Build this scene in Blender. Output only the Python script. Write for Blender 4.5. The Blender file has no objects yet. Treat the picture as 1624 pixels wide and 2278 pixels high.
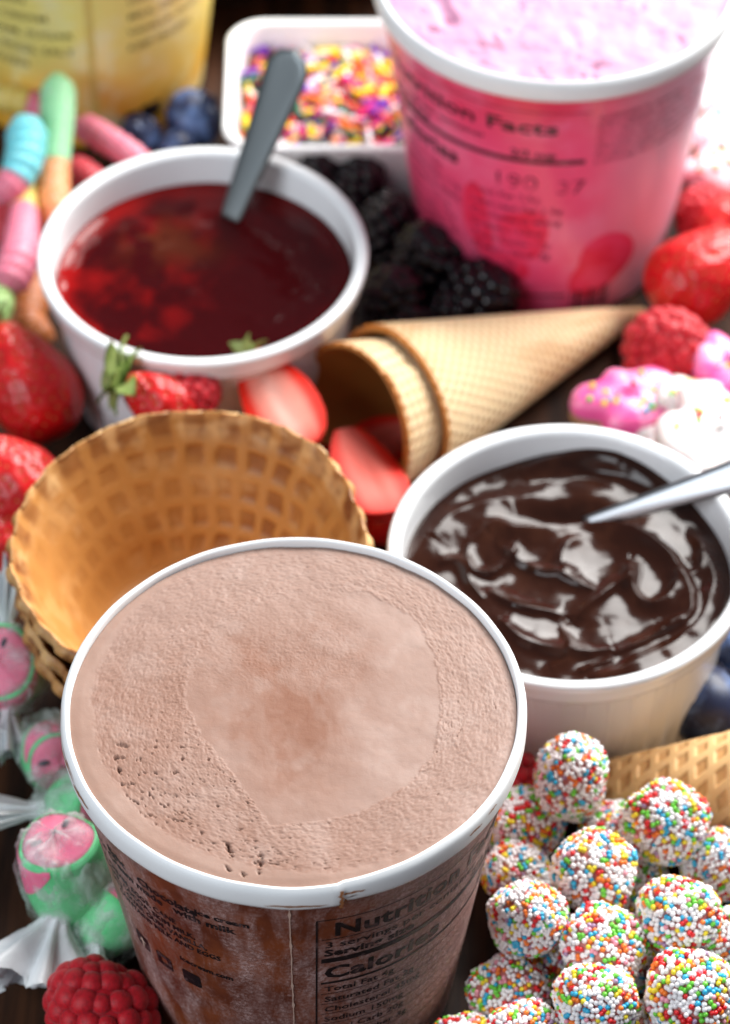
import bpy, bmesh, math, random
import numpy as np
from mathutils import Vector, Matrix, Quaternion, noise as mn
PI = math.pi
S = 0.01                       # everything below is written in centimetres
scene = bpy.context.scene
COL = scene.collection
rad = math.radians

# ---------------------------------------------------------------- camera
F, TH, CH = 6870.0, 0.80431, 57.525      # focal length in px of a 1624x2278 frame, pitch, height
cam = bpy.data.cameras.new('camera'); cam_o = bpy.data.objects.new('camera', cam); COL.objects.link(cam_o)
cam_o.location = (0, 0, CH*S); cam_o.rotation_euler = (PI/2-TH, 0, 0)
cam.sensor_fit = 'VERTICAL'; cam.sensor_height = 24; cam.lens = 24*F/2278
cam.clip_start = .02; cam.clip_end = 50
cam.dof.use_dof = True; cam.dof.focus_distance = 63.0*S
cam.dof.aperture_fstop = cam.lens*1e-3/(0.80*S); cam.dof.aperture_blades = 0
scene.camera = cam_o

def at(px, py, z):
    """point at height z (cm) seen at pixel (px,py) of a 1624x2278 frame"""
    X = (px-812)/F; Y = -(py-1139)/F
    d = Vector((X, math.cos(TH)+Y*math.sin(TH), -math.sin(TH)+Y*math.cos(TH)))
    t = (z-CH)/d.z
    return Vector((d.x*t, d.y*t, z))

def proj(p):
    y, z = p[1], p[2]-CH
    d = y*math.cos(TH)-z*math.sin(TH); u = y*math.sin(TH)+z*math.cos(TH)
    return 812+F*p[0]/d, 1139-F*u/d

# ---------------------------------------------------------------- light: a big window at the back right, pale room
w = bpy.data.worlds.new('World'); scene.world = w; w.use_nodes = True
bg = w.node_tree.nodes['Background']; bg.inputs[0].default_value = (.78, .88, 1, 1); bg.inputs[1].default_value = .19
def area(name, loc, target, size, size_y, power, col):
    l = bpy.data.lights.new(name, 'AREA'); l.shape = 'RECTANGLE'; l.size = size*S; l.size_y = size_y*S
    l.energy = power; l.color = col
    o = bpy.data.objects.new(name, l); COL.objects.link(o)
    o.location = Vector(loc)*S
    o.rotation_euler = (Vector(target)-Vector(loc)).to_track_quat('-Z', 'Y').to_euler()
    return o
area('window_light', (75, 150, 105), (0, 55, 0), 125, 115, 74, (1, .985, .955))
area('front_left_fill_light', (-95, -35, 95), (0, 50, 0), 70, 70, 11.5, (.88, .94, 1))  # added cool fill lamp at front left, stands for no real window
scene.view_settings.view_transform = 'Standard'; scene.view_settings.look = 'None'
scene.view_settings.exposure = .28; scene.view_settings.gamma = 1

# ---------------------------------------------------------------- materials
def lin(c):
    return tuple(((v/255)/12.92 if v/255 <= .04045 else ((v/255+.055)/1.055)**2.4) for v in c)
def mat(name, col, rough=.5, spec=.5, sss=0, sr=(1, .3, .2), ss=.3, coat=0, metal=0, attr=False,
        bump=None, bump2=None, vary=None, vary2=None, alpha=None, zgrad=None, trans=0, rvary=None, sheen=0, xglare=None):
    m = bpy.data.materials.new(name); m.use_nodes = True
    nt = m.node_tree; N = nt.nodes; L = nt.links
    b = N['Principled BSDF']
    b.inputs['Roughness'].default_value = rough
    b.inputs['Specular IOR Level'].default_value = spec
    b.inputs['Metallic'].default_value = metal
    b.inputs['Coat Weight'].default_value = coat; b.inputs['Coat Roughness'].default_value = .06
    b.inputs['Sheen Weight'].default_value = sheen
    b.inputs['Transmission Weight'].default_value = trans
    if sss:
        b.inputs['Subsurface Weight'].default_value = sss
        b.inputs['Subsurface Radius'].default_value = sr
        b.inputs['Subsurface Scale'].default_value = ss*S
    tc = N.new('ShaderNodeTexCoord'); mp = N.new('ShaderNodeMapping'); mp.inputs['Scale'].default_value = (100,)*3
    L.new(tc.outputs['Object'], mp.inputs[0]); co = mp.outputs[0]
    def noise(scale, detail=3, r=.55, dist=0, vec=None):
        n = N.new('ShaderNodeTexNoise'); n.inputs['Scale'].default_value = scale; n.inputs['Detail'].default_value = detail
        n.inputs['Roughness'].default_value = r; n.inputs['Distortion'].default_value = dist
        L.new(vec or co, n.inputs['Vector']); return n.outputs['Fac']
    def ramp(f, lo, hi):
        r = N.new('ShaderNodeMapRange'); r.inputs[1].default_value = lo; r.inputs[2].default_value = hi; r.clamp = True
        r.interpolation_type = 'SMOOTHSTEP'
        L.new(f, r.inputs[0]); return r.outputs[0]
    def mix(f, a, c2):
        x = N.new('ShaderNodeMix'); x.data_type = 'RGBA'
        L.new(f, x.inputs[0])
        if isinstance(a, tuple): x.inputs[6].default_value = (*a, 1)
        else: L.new(a, x.inputs[6])
        if isinstance(c2, tuple): x.inputs[7].default_value = (*c2, 1)
        else: L.new(c2, x.inputs[7])
        return x.outputs[2]
    if attr:
        a = N.new('ShaderNodeAttribute'); a.attribute_name = 'Col'; c = a.outputs['Color']
    else: c = col
    if zgrad:      # (z_lo, z_hi, colour at z_hi) printed colour band that runs round the thing
        sx = N.new('ShaderNodeSeparateXYZ'); L.new(co, sx.inputs[0])
        c = mix(ramp(sx.outputs[2], zgrad[0], zgrad[1]), c, zgrad[2])
    for v in (vary, vary2):
        if v: c = mix(ramp(noise(v[0], v[4] if len(v) > 4 else 4, .6, .3), v[2], v[3]), c, v[1])
    if xglare:    # window glare painted as paler colour on the tub side facing +x
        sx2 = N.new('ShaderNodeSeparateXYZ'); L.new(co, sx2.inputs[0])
        c = mix(ramp(sx2.outputs[0], xglare[0], xglare[1]), c, xglare[2])
    if isinstance(c, tuple): b.inputs['Base Color'].default_value = (*c, 1)
    else: L.new(c, b.inputs['Base Color'])
    if rvary:
        r = ramp(noise(rvary[0]), .35, .65); x = N.new('ShaderNodeMapRange'); L.new(r, x.inputs[0])
        x.inputs[3].default_value = rvary[1]; x.inputs[4].default_value = rvary[2]; L.new(x.outputs[0], b.inputs['Roughness'])
    prev = None
    for bp in (bump, bump2):
        if bp:
            bn = N.new('ShaderNodeBump'); bn.inputs['Distance'].default_value = bp[2]*S; bn.inputs['Strength'].default_value = bp[1]
            L.new(noise(bp[0], 5, .6), bn.inputs['Height'])
            if prev: L.new(prev, bn.inputs['Normal'])
            prev = bn.outputs[0]
    if prev: L.new(prev, b.inputs['Normal'])
    if alpha is not None:
        b.inputs['Alpha'].default_value = alpha
    m['b'] = 1
    return m
M = {}
def setup_materials():
    M['porcelain'] = mat('white_porcelain', (.86, .88, .9), .18, .5, coat=.4, bump=(3, .05, .02))
    M['paper'] = mat('white_paper_rim', (.88, .89, .9), .38, .4, bump=(14, .15, .01), vary=(5, (.8, .79, .78), .6, .8))
    M['paper_in'] = mat('cream_paper', (.75, .72, .68), .6)
    M['brown_print'] = frost_mat('brown_frosted_card', (.13, .030, .015), (.60, .40, .38), (.25, .062, .022))
    M['pink_print'] = mat('pink_card', (.90, .075, .20), .35, .5, zgrad=(6.4, 8.3, (.80, .03, .10)), vary=(.45, (.90, .17, .32), .40, .75), coat=.25, xglare=(.4, 4.0, (.95, .62, .78)))
    M['yellow_print'] = mat('yellow_card', (.92, .46, .03), .4, .5, zgrad=(.6, 4.2, (.93, .80, .24)), vary=(.8, (.93, .86, .45), .45, .7), coat=.2)
    M['ink'] = mat('black_ink', (.008, .006, .008), .45, .4, vary=(7, (.03, .02, .022), .45, .8), vary2=(3.2, (.15, .09, .09), .52, .72))
    M['ink_pink'] = mat('plum_ink', (.16, .007, .035), .5, .4, vary=(2.5, (.6, .04, .12), .42, .62))
    M['ink_red'] = mat('red_ink', (.84, .02, .075), .5, .4, vary=(1.2, (.90, .06, .17), .4, .65))
    M['ink_olive'] = mat('olive_ink', (.22, .17, .04), .5, .4)
    M['seam'] = mat('pale_paper_edge', (.62, .42, .34), .7)
    M['choc_ice'] = mat('chocolate_ice_cream', (1, 1, 1), .55, .25, sss=.25, sr=(1, .6, .45), ss=.25, attr=True, bump=(12, .25, .018), bump2=(30, .28, .010))
    M['pink_ice'] = mat('strawberry_ice_cream', (.56, .28, .42), .6, .4, sss=.3, sr=(1, .5, .5), ss=.3, vary=(1.2, (.48, .17, .28), .5, .8), vary2=(3, (.54, .32, .45), .5, .85), bump=(3, .3, .05))
    M['choc_smear'] = mat('dried_chocolate', (.33, .13, .05), .5)
    M['choc'] = mat('melted_chocolate', (.024, .0066, .0034), .15, .26, coat=0, vary=(1.2, (.036, .011, .0055), .45, .7))
    M['jam'] = mat('red_jam', (1, 1, 1), .08, .22, coat=0, attr=True, sss=.1, ss=.15)
    M['steel'] = mat('brushed_steel', (.27, .28, .295), .32, .5, metal=1, bump=(30, .05, .005))
    M['steel_dark'] = mat('satin_grey_steel', (.13, .145, .15), .34, .5, metal=.85, bump=(30, .05, .005))
    M['rasp'] = mat('raspberry_flesh', (.56, .006, .018), .42, .35, sss=.6, sr=(1, .12, .1), ss=.25, vary=(3, (.36, .002, .010), .4, .7), sheen=.15, bump=(14, .5, .02))
    M['black'] = mat('blackberry_flesh', (.004, .002, .005), .13, .45, coat=.2, vary=(3, (.008, .002, .005), .5, .8))
    M['straw'] = mat('strawberry_flesh', (.62, .010, .012), .34, .4, sss=.35, sr=(1, .15, .1), ss=.2, coat=.12, attr=True, bump=(5, .5, .05))
    M['straw_cut'] = mat('cut_strawberry', (1, 1, 1), .5, .2, sss=.08, sr=(1, .3, .25), ss=.3, attr=True, bump=(6, .2, .03))
    M['seed'] = mat('strawberry_seed', (.50, .17, .04), .4)
    M['leaf'] = mat('green_leaf', (.16, .26, .05), .5, .4, vary=(3, (.30, .36, .12), .4, .7), bump=(8, .3, .02))
    M['blue'] = mat('blueberry_skin', (.012, .018, .055), .42, .4, vary=(1.4, (.12, .20, .42), .42, .70), bump=(9, .15, .01))
    M['blue_dark'] = mat('blueberry_crown', (.02, .018, .04), .6)
    M['waffle'] = mat('waffle_bowl_crust', (1, 1, 1), .5, .35, attr=True, bump=(11, .35, .02), sss=.12, sr=(1, .5, .2), ss=.15)
    M['cone'] = mat('sugar_cone_crust', (1, 1, 1), .6, .3, attr=True, bump=(13, .3, .015), sss=.1, sr=(1, .5, .2), ss=.12)
    M['wood'] = wood_mat()
    M['gum'] = {}
    for k, c in dict(teal=(.20, .72, .80), green=(.34, .74, .40), orange=(.90, .36, .14), red=(.72, .05, .08), pink=(.80, .20, .30), yellow=(.78, .60, .14), amber=(.50, .14, .02), lime=(.40, .62, .20)).items():
        M['gum'][k] = mat(k+'_sour_gummy', c, .5, .5, sss=.45, sr=(1, .7, .5), ss=.35, vary=(9, tuple(min(.9, v*.5+.42) for v in c), .5, .78), bump=(20, .55, .03), coat=.1)
    M['bead'] = [mat('bead_'+k, c, .3, .5, sss=.12, sr=(1, 1, 1), ss=.06, coat=.15) for k, c in (
        ('white', (.90, .87, .88)), ('red', (.72, .015, .02)), ('orange', (.88, .20, .02)), ('yellow', (.88, .70, .03)),
        ('green', (.16, .62, .05)), ('blue', (.03, .42, .68)), ('pink', (.85, .34, .42)), ('lilac', (.42, .26, .42)))]
    M['jimmy'] = [mat('sprinkle_'+k, c, .5, .3) for k, c in (
        ('white', (.85, .82, .84)), ('yellow', (.88, .66, .01)), ('red', (.75, .04, .03)), ('magenta', (.72, .02, .22)),
        ('violet', (.17, .03, .42)), ('green', (.01, .16, .09)), ('orange', (.85, .20, .02)), ('peach', (.88, .48, .36)), ('black', (.01, .008, .02)))]
    M['gum_core'] = mat('candy_core', (.55, .16, .14), .5)
    M['ic_pink'] = mat('pink_icing', (.86, .11, .36), .3, .5, sss=.2, ss=.2, coat=.3, vary=(1.5, (.90, .32, .52), .45, .7), bump=(2, .3, .05))
    M['ic_white'] = mat('white_icing', (.82, .75, .74), .3, .5, sss=.2, ss=.2, coat=.3, vary=(1.5, (.78, .62, .58), .55, .8), bump=(2, .3, .05))
    M['biscuit'] = mat('biscuit', (.60, .32, .16), .7, bump=(8, .4, .02))
    M['taffy_pink'] = mat('pink_taffy', (.88, .18, .32), .5, .4, sss=.3, ss=.2, vary=(1, (.92, .38, .50), .4, .7))
    M['taffy_green'] = mat('green_taffy', (.13, .64, .26), .5, .4, sss=.3, sr=(.4, 1, .4), ss=.2, vary=(1, (.28, .76, .42), .4, .7))
    M['taffy_seed'] = mat('black_taffy_seed', (.02, .02, .045), .5)
    M['wax'] = wax_mat()
    M['bowl_dark'] = mat('dark_glaze', (.022, .014, .013), .25, .5, coat=.4)

def frost_mat(name, base, frost, base2):
    m = mat(name, base, .42, .5)
    nt = m.node_tree; N = nt.nodes; L = nt.links; b = N['Principled BSDF']
    tc = N.new('ShaderNodeTexCoord'); mp = N.new('ShaderNodeMapping'); mp.inputs['Scale'].default_value = (100,)*3
    L.new(tc.outputs['Object'], mp.inputs[0])
    def noi(s, d, r=.6, dist=0, v=mp.outputs[0]):
        n = N.new('ShaderNodeTexNoise'); n.inputs['Scale'].default_value = s; n.inputs['Detail'].default_value = d
        n.inputs['Roughness'].default_value = r; n.inputs['Distortion'].default_value = dist; L.new(v, n.inputs['Vector']); return n.outputs[0]
    def mr(f, a, c, d=0, e=1):
        r = N.new('ShaderNodeMapRange'); r.clamp = True; L.new(f, r.inputs[0])
        for i, v in zip((1, 2, 3, 4), (a, c, d, e)): r.inputs[i].default_value = v
        return r.outputs[0]
    def mth(op, a, c):
        x = N.new('ShaderNodeMath'); x.operation = op
        for i, v in enumerate((a, c)):
            if isinstance(v, (int, float)): x.inputs[i].default_value = v
            else: L.new(v, x.inputs[i])
        return x.outputs[0]
    # frost crust: patches (thicker on the right and low on the wall), streaks and fine crystals
    st = N.new('ShaderNodeMapping'); st.inputs['Scale'].default_value = (100, 100, 32); st.inputs['Rotation'].default_value = (.35, .5, 0)
    L.new(tc.outputs['Object'], st.inputs[0])
    sx = N.new('ShaderNodeSeparateXYZ'); L.new(mp.outputs[0], sx.inputs[0])
    side = mr(sx.outputs[0], .8, 4.0, 0, .42)
    side2 = mr(sx.outputs[0], -2.6, -4.2, 0, .14)
    low = mr(sx.outputs[2], 7.6, 4.5, 0, .07)
    big = mth('ADD', mth('ADD', noi(.9, 5, .65, .4, st.outputs[0]), side), mth('ADD', low, side2))
    patch = mr(big, .50, .70)
    fine = mr(noi(11, 6, .7), .42, .66)
    thin = mr(noi(2.6, 6, .75, .5, st.outputs[0]), .46, .68, 0, .55)
    fac = mth('MINIMUM', mth('ADD', mth('MULTIPLY', patch, mth('ADD', mth('MULTIPLY', fine, .6), .25)), mth('MULTIPLY', thin, mth('ADD', fine, .1))), .92)
    spk = mr(noi(30, 2), .70, .76, 0, .6)
    fac = mth('MINIMUM', mth('ADD', fac, mth('MULTIPLY', spk, mth('ADD', patch, .2))), .95)
    mx0 = N.new('ShaderNodeMix'); mx0.data_type = 'RGBA'; L.new(mr(noi(.7, 3), .4, .65), mx0.inputs[0])
    mx0.inputs[6].default_value = (*base, 1); mx0.inputs[7].default_value = (*base2, 1)
    mx = N.new('ShaderNodeMix'); mx.data_type = 'RGBA'; L.new(fac, mx.inputs[0]); L.new(mx0.outputs[2], mx.inputs[6]); mx.inputs[7].default_value = (*frost, 1)
    L.new(mx.outputs[2], b.inputs['Base Color']); L.new(mr(fac, 0, 1, .3, .75), b.inputs['Roughness'])
    bn = N.new('ShaderNodeBump'); bn.inputs['Distance'].default_value = .03*S; bn.inputs['Strength'].default_value = .6
    L.new(fac, bn.inputs['Height']); L.new(bn.outputs[0], b.inputs['Normal'])
    return m

def wood_mat():
    m = mat('dark_stained_wood', (.03, .014, .008), .6, .18)
    nt = m.node_tree; N = nt.nodes; L = nt.links; b = N['Principled BSDF']
    tc = N.new('ShaderNodeTexCoord'); mp = N.new('ShaderNodeMapping'); mp.inputs['Scale'].default_value = (140, 9, 60)
    L.new(tc.outputs['Object'], mp.inputs[0])
    n = N.new('ShaderNodeTexNoise'); n.inputs['Scale'].default_value = 1; n.inputs['Detail'].default_value = 8; n.inputs['Roughness'].default_value = .65; n.inputs['Distortion'].default_value = .6
    L.new(mp.outputs[0], n.inputs[0])
    r = N.new('ShaderNodeValToRGB'); L.new(n.outputs[0], r.inputs[0])
    e = r.color_ramp.elements; e[0].position = .36; e[0].color = (.010, .005, .004, 1); e[1].position = .72; e[1].color = (.075, .028, .012, 1)
    L.new(r.outputs[0], b.inputs['Base Color'])
    bn = N.new('ShaderNodeBump'); bn.inputs['Distance'].default_value = .04*S; bn.inputs['Strength'].default_value = .5
    L.new(n.outputs[0], bn.inputs['Height']); L.new(bn.outputs[0], b.inputs['Normal'])
    return m

def wax_mat():
    m = bpy.data.materials.new('wax_paper'); m.use_nodes = True
    nt = m.node_tree; N = nt.nodes; L = nt.links; b = N['Principled BSDF']; out = N['Material Output']
    b.inputs['Base Color'].default_value = (.80, .86, .85, 1); b.inputs['Roughness'].default_value = .35
    tr = N.new('ShaderNodeBsdfTransparent'); tl = N.new('ShaderNodeBsdfTranslucent'); tl.inputs[0].default_value = (.8, .86, .85, 1)
    m1 = N.new('ShaderNodeMixShader'); m1.inputs[0].default_value = .4; L.new(b.outputs[0], m1.inputs[1]); L.new(tl.outputs[0], m1.inputs[2])
    m2 = N.new('ShaderNodeMixShader')
    tc = N.new('ShaderNodeTexCoord'); n = N.new('ShaderNodeTexNoise'); n.inputs['Scale'].default_value = 130; n.inputs['Detail'].default_value = 3
    L.new(tc.outputs['Object'], n.inputs[0])
    r = N.new('ShaderNodeMapRange'); L.new(n.outputs[0], r.inputs[0]); r.inputs[1].default_value = .42; r.inputs[2].default_value = .62; r.inputs[3].default_value = .08; r.inputs[4].default_value = .72
    L.new(r.outputs[0], m2.inputs[0]); L.new(tr.outputs[0], m2.inputs[1]); L.new(m1.outputs[0], m2.inputs[2]); L.new(m2.outputs[0], out.inputs[0])
    return m
def lump_mat_opaque():
    return mat('twisted_wax_paper', (.80, .83, .85), .4, .5, sss=.3, sr=(1, 1, 1), ss=.2, bump=(4, .4, .04))

# ---------------------------------------------------------------- mesh helpers
def make_mesh(name, V, Fc, mats, cols=None, mi=None, smooth=True):
    me = bpy.data.meshes.new(name)
    V = np.asarray(V, dtype=np.float64)*S
    me.from_pydata(V.tolist(), [], Fc if isinstance(Fc, list) else Fc.tolist())
    for m in (mats if isinstance(mats, (list, tuple)) else [mats]): me.materials.append(m)
    if smooth: me.polygons.foreach_set('use_smooth', [True]*len(me.polygons))
    if mi is not None: me.polygons.foreach_set('material_index', np.asarray(mi, dtype=np.int32))
    if cols is not None:
        a = me.color_attributes.new('Col', 'FLOAT_COLOR', 'POINT')
        c = np.ones((len(V), 4), dtype=np.float32); c[:, :3] = cols; a.data.foreach_set('color', c.ravel())
    me.update(); return me
def put(name, me, parent=None, loc=(0, 0, 0), rot=None, scl=None):
    o = bpy.data.objects.new(name, me); COL.objects.link(o)
    if parent: o.parent = parent
    o.location = Vector(loc)*S
    if rot is not None:
        if isinstance(rot, Quaternion): o.rotation_mode = 'QUATERNION'; o.rotation_quaternion = rot
        else: o.rotation_euler = rot
    if scl is not None: o.scale = scl if hasattr(scl, '__len__') else (scl,)*3
    return o
def tag(o, label=None, cat=None, group=None, kind=None):
    if label: o['label'] = label
    if cat: o['category'] = cat
    if group: o['group'] = group
    if kind: o['kind'] = kind
    return o
def thing(name, label, cat, loc=(0, 0, 0), rot=None, group=None):
    return tag(put(name, None, None, loc, rot), label, cat, group)
def grid_faces(nu, nv, cu=False, cv=False):
    a = np.arange(nu*nv).reshape(nu, nv)
    iu = np.arange(nu if cu else nu-1); iv = np.arange(nv if cv else nv-1)
    A = a[np.ix_(iu, iv)]; B = a[np.ix_((iu+1) % nu, iv)]; C = a[np.ix_((iu+1) % nu, (iv+1) % nv)]; D = a[np.ix_(iu, (iv+1) % nv)]
    return np.stack([A, B, C, D], -1).reshape(-1, 4)
def lathe(prof, n=96):
    """prof: list of (r,z) from bottom outside round to inside; returns V,F"""
    p = np.array(prof); t = np.linspace(0, 2*PI, n, endpoint=False)
    V = np.stack([np.outer(np.cos(t), p[:, 0]), np.outer(np.sin(t), p[:, 0]), np.tile(p[:, 1], (n, 1))], -1)
    return V.reshape(-1, 3), grid_faces(n, len(p), cu=True)
def smooth_prof(pts, k=6):
    """catmull-rom through profile points"""
    P = np.array([pts[0]]+list(pts)+[pts[-1]], float); out = []
    for i in range(1, len(P)-2):
        for t in np.linspace(0, 1, k, endpoint=False):
            a, b, c, d = P[i-1], P[i], P[i+1], P[i+2]
            out.append(.5*((2*b)+(-a+c)*t+(2*a-5*b+4*c-d)*t*t+(-a+3*b-3*c+d)*t**3))
    out.append(P[-2]); return out
def join(parts):
    Vs, Fs, n = [], [], 0
    for V, Fc in parts:
        V = np.asarray(V)
        Vs.append(V); Fs += [[i+n for i in f] for f in (Fc if isinstance(Fc, list) else Fc.tolist())]; n += len(V)
    return np.concatenate(Vs), Fs
def sweep(path, radii, nseg=14, flat=1.0, cap=True):
    """tube along a smoothed path (cm)"""
    P = [Vector(p) for p in path]; n = len(P); V = []
    up = Vector((0, 0, 1))
    for i, p in enumerate(P):
        d = (P[min(i+1, n-1)]-P[max(i-1, 0)]).normalized()
        s = d.cross(up)
        if s.length < .05: s = d.cross(Vector((0, 1, 0)))
        s.normalize(); u = s.cross(d).normalized()
        r = radii[i] if hasattr(radii, '__len__') else radii
        for k in range(nseg):
            a = 2*PI*k/nseg
            V.append(p+s*(math.cos(a)*r)+u*(math.sin(a)*r*flat))
    Fc = grid_faces(n, nseg, cv=True).tolist()
    if cap:
        Fc.append(list(range(nseg))); Fc.append([(n-1)*nseg+k for k in range(nseg)][::-1])
    return np.array([tuple(v) for v in V]), Fc
def curve_pts(ctrl, k=8):
    return [tuple(v) for v in smooth_prof(ctrl, k)]
def fbm(x, y, z=0, o=4):
    return mn.fractal(Vector((x, y, z)), 1.0, 2.0, o)
# numpy value noise, smooth, for dense height fields
def vnoise(x, y, seed=0):
    rs = np.random.RandomState(seed); T = rs.rand(256, 256)
    xi = np.floor(x).astype(int); yi = np.floor(y).astype(int); fx = x-xi; fy = y-yi
    fx = fx*fx*fx*(fx*(fx*6-15)+10); fy = fy*fy*fy*(fy*(fy*6-15)+10)
    g = lambda a, b: T[a & 255, b & 255]
    return (g(xi, yi)*(1-fx)+g(xi+1, yi)*fx)*(1-fy)+(g(xi, yi+1)*(1-fx)+g(xi+1, yi+1)*fx)*fy
def vfbm(x, y, seed=0, o=4, gain=.5):
    s = 0; a = 1; n = 0
    for k in range(o):
        s = s+a*vnoise(x*2**k+17*k, y*2**k+31*k, seed+k); n += a; a *= gain
    return s/n
def sst(e0, e1, x):
    t = np.clip((x-e0)/(e1-e0), 0, 1); return t*t*(3-2*t)
def disk(r, nr, na):
    """dense disk grid -> X,Y arrays, faces (centre vertex first)"""
    rr = np.linspace(0, r, nr+1)[1:]; t = np.linspace(0, 2*PI, na, endpoint=False)
    X = np.outer(rr, np.cos(t)).ravel(); Y = np.outer(rr, np.sin(t)).ravel()
    X = np.concatenate([[0], X]); Y = np.concatenate([[0], Y])
    f = (grid_faces(nr, na, cv=True)+1).tolist()
    f += [[0, 1+k, 1+(k+1) % na] for k in range(na)]
    return X, Y, f
def seg_dist(X, Y, pts):
    """distance from points to polyline, with arc fraction and signed side"""
    best = np.full(X.shape, 1e9); fr = np.zeros(X.shape); sd = np.zeros(X.shape)
    n = len(pts)-1
    for i in range(n):
        ax, ay = pts[i]; bx, by = pts[i+1]; dx, dy = bx-ax, by-ay; L2 = dx*dx+dy*dy+1e-9
        t = np.clip(((X-ax)*dx+(Y-ay)*dy)/L2, 0, 1)
        ex = X-ax-t*dx; ey = Y-ay-t*dy; d = np.sqrt(ex*ex+ey*ey); m = d < best
        best[m] = d[m]; fr[m] = ((i+t)/n)[m]; sd[m] = np.sign(dx*ey-dy*ex)[m]
    return best, fr, sd
_ico = {}
def ico(sub):
    if sub not in _ico:
        bm = bmesh.new(); bmesh.ops.create_icosphere(bm, subdivisions=sub, radius=1)
        _ico[sub] = (np.array([v.co[:] for v in bm.verts]), np.array([[v.index for v in f.verts] for f in bm.faces])); bm.free()
    return _ico[sub]
def instances(base, pts, scl, rots=None):
    V0, F0 = base; n = len(pts)
    V = V0[None]*np.asarray(scl).reshape(n, 1, -1)
    if rots is not None: V = np.einsum('nij,nkj->nki', rots, np.broadcast_to(V, (n, len(V0), 3)))
    V = V+np.asarray(pts)[:, None]
    Fc = F0[None]+(np.arange(n)*len(V0))[:, None, None]
    return V.reshape(-1, 3), Fc.reshape(-1, F0.shape[1])
def quat_to(d, roll=0):
    q = Vector((0, 0, 1)).rotation_difference(Vector(d).normalized())
    return q @ Quaternion((0, 0, 1), roll)

# ================================================================= builders
def build_table():
    t = thing('wooden_table', 'dark brown stained wooden table top made of planks under the whole spread', 'table', (0, 0, 0))
    x = -70.0; rs = random.Random(3)
    while x < 80:
        wd = 9.6; h = 2.4
        V = []; e = .12
        # plank with eased edges
        prof = [(x+.04, -h), (x+.04, -e), (x+e, 0), (x+wd-e, 0), (x+wd-.04, -e), (x+wd-.04, -h)]
        for yy in (-40, 160): V += [(a, yy, b) for a, b in prof]
        n = 6
        Fc = [[i, (i+1) % n, n+(i+1) % n, n+i] for i in range(n)]+[list(range(n))[::-1], list(range(n, 2*n))]
        o = put('plank', make_mesh('plank', V, Fc, M['wood'], smooth=False), t, (0, rs.uniform(-.5, .5), 0))
        x += wd
build_table_done = False

# ---- paper ice-cream tub ------------------------------------------------
CUP_H, CUP_R, CUP_B = 9.178, 4.8, 3.45
def cup_r(z): return CUP_B+(4.60-CUP_B)*(z/8.75)
def wrap(V2, off=.012):
    """(arc cm at r=4.5, z) -> point on the tub wall; arc 0 faces the camera, + to the right"""
    V2 = np.asarray(V2); a = V2[:, 0]/4.5; r = cup_r(V2[:, 1])+off
    return np.stack([r*np.sin(a), -r*np.cos(a), V2[:, 1]], 1)
def flat_mesh_subdiv(V, Fc, maxlen=.12):
    bm = bmesh.new(); vs = [bm.verts.new((v[0], v[1], 0)) for v in V]
    for f in Fc:
        try: bm.faces.new([vs[i] for i in f])
        except ValueError: pass
    bmesh.ops.triangulate(bm, faces=bm.faces[:])
    for _ in range(6):
        e = [e for e in bm.edges if e.calc_length() > maxlen]
        if not e: break
        bmesh.ops.subdivide_edges(bm, edges=e, cuts=1); bmesh.ops.triangulate(bm, faces=bm.faces[:])
    bm.verts.index_update()
    V = np.array([v.co[:2] for v in bm.verts]); Fc = [[v.index for v in f.verts] for f in bm.faces]; bm.free()
    return V, Fc
def text2d(s, u, z, size, sx=1.0, bold=0.0):
    c = bpy.data.curves.new('t', 'FONT'); c.body = s; c.size = size; c.offset = bold; c.fill_mode = 'FRONT'; c.resolution_u = 2
    c.space_character = 1.0+bold*2
    o = bpy.data.objects.new('t', c); COL.objects.link(o)
    dg = bpy.context.evaluated_depsgraph_get(); me = bpy.data.meshes.new_from_object(o.evaluated_get(dg))
    V = np.array([v.co[:2] for v in me.vertices]) if len(me.vertices) else np.zeros((0, 2)); Fc = [list(p.vertices) for p in me.polygons]
    bpy.data.objects.remove(o); bpy.data.curves.remove(c); bpy.data.meshes.remove(me)
    if not len(V): return V, Fc
    V = V*[sx, 1]+[u, z]
    return flat_mesh_subdiv(V, Fc)
def rect2d(u0, z0, u1, z1): return flat_mesh_subdiv([(u0, z0), (u1, z0), (u1, z1), (u0, z1)], [[0, 1, 2, 3]], .25)
def blob2d(u, z, ru, rz, seed=0, n=26):
    rs = np.random.RandomState(seed); ph = rs.rand(3)*6
    t = np.linspace(0, 2*PI, n, endpoint=False); k = 1+.18*np.sin(2*t+ph[0])+.1*np.sin(3*t+ph[1])
    return flat_mesh_subdiv(np.stack([u+ru*k*np.cos(t), z+rz*k*np.sin(t)], 1), [list(range(n))], .35)
def print_on(t, name, items, m, off=.012):
    items = [i for i in items if len(i[0])]
    V, Fc = join([(np.c_[v, np.zeros(len(v))], f) for v, f in items])
    Fc = [f if True else f for f in Fc]
    return put(name, make_mesh(name, wrap(V[:, :2], off), Fc, m, smooth=False), t)
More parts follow.
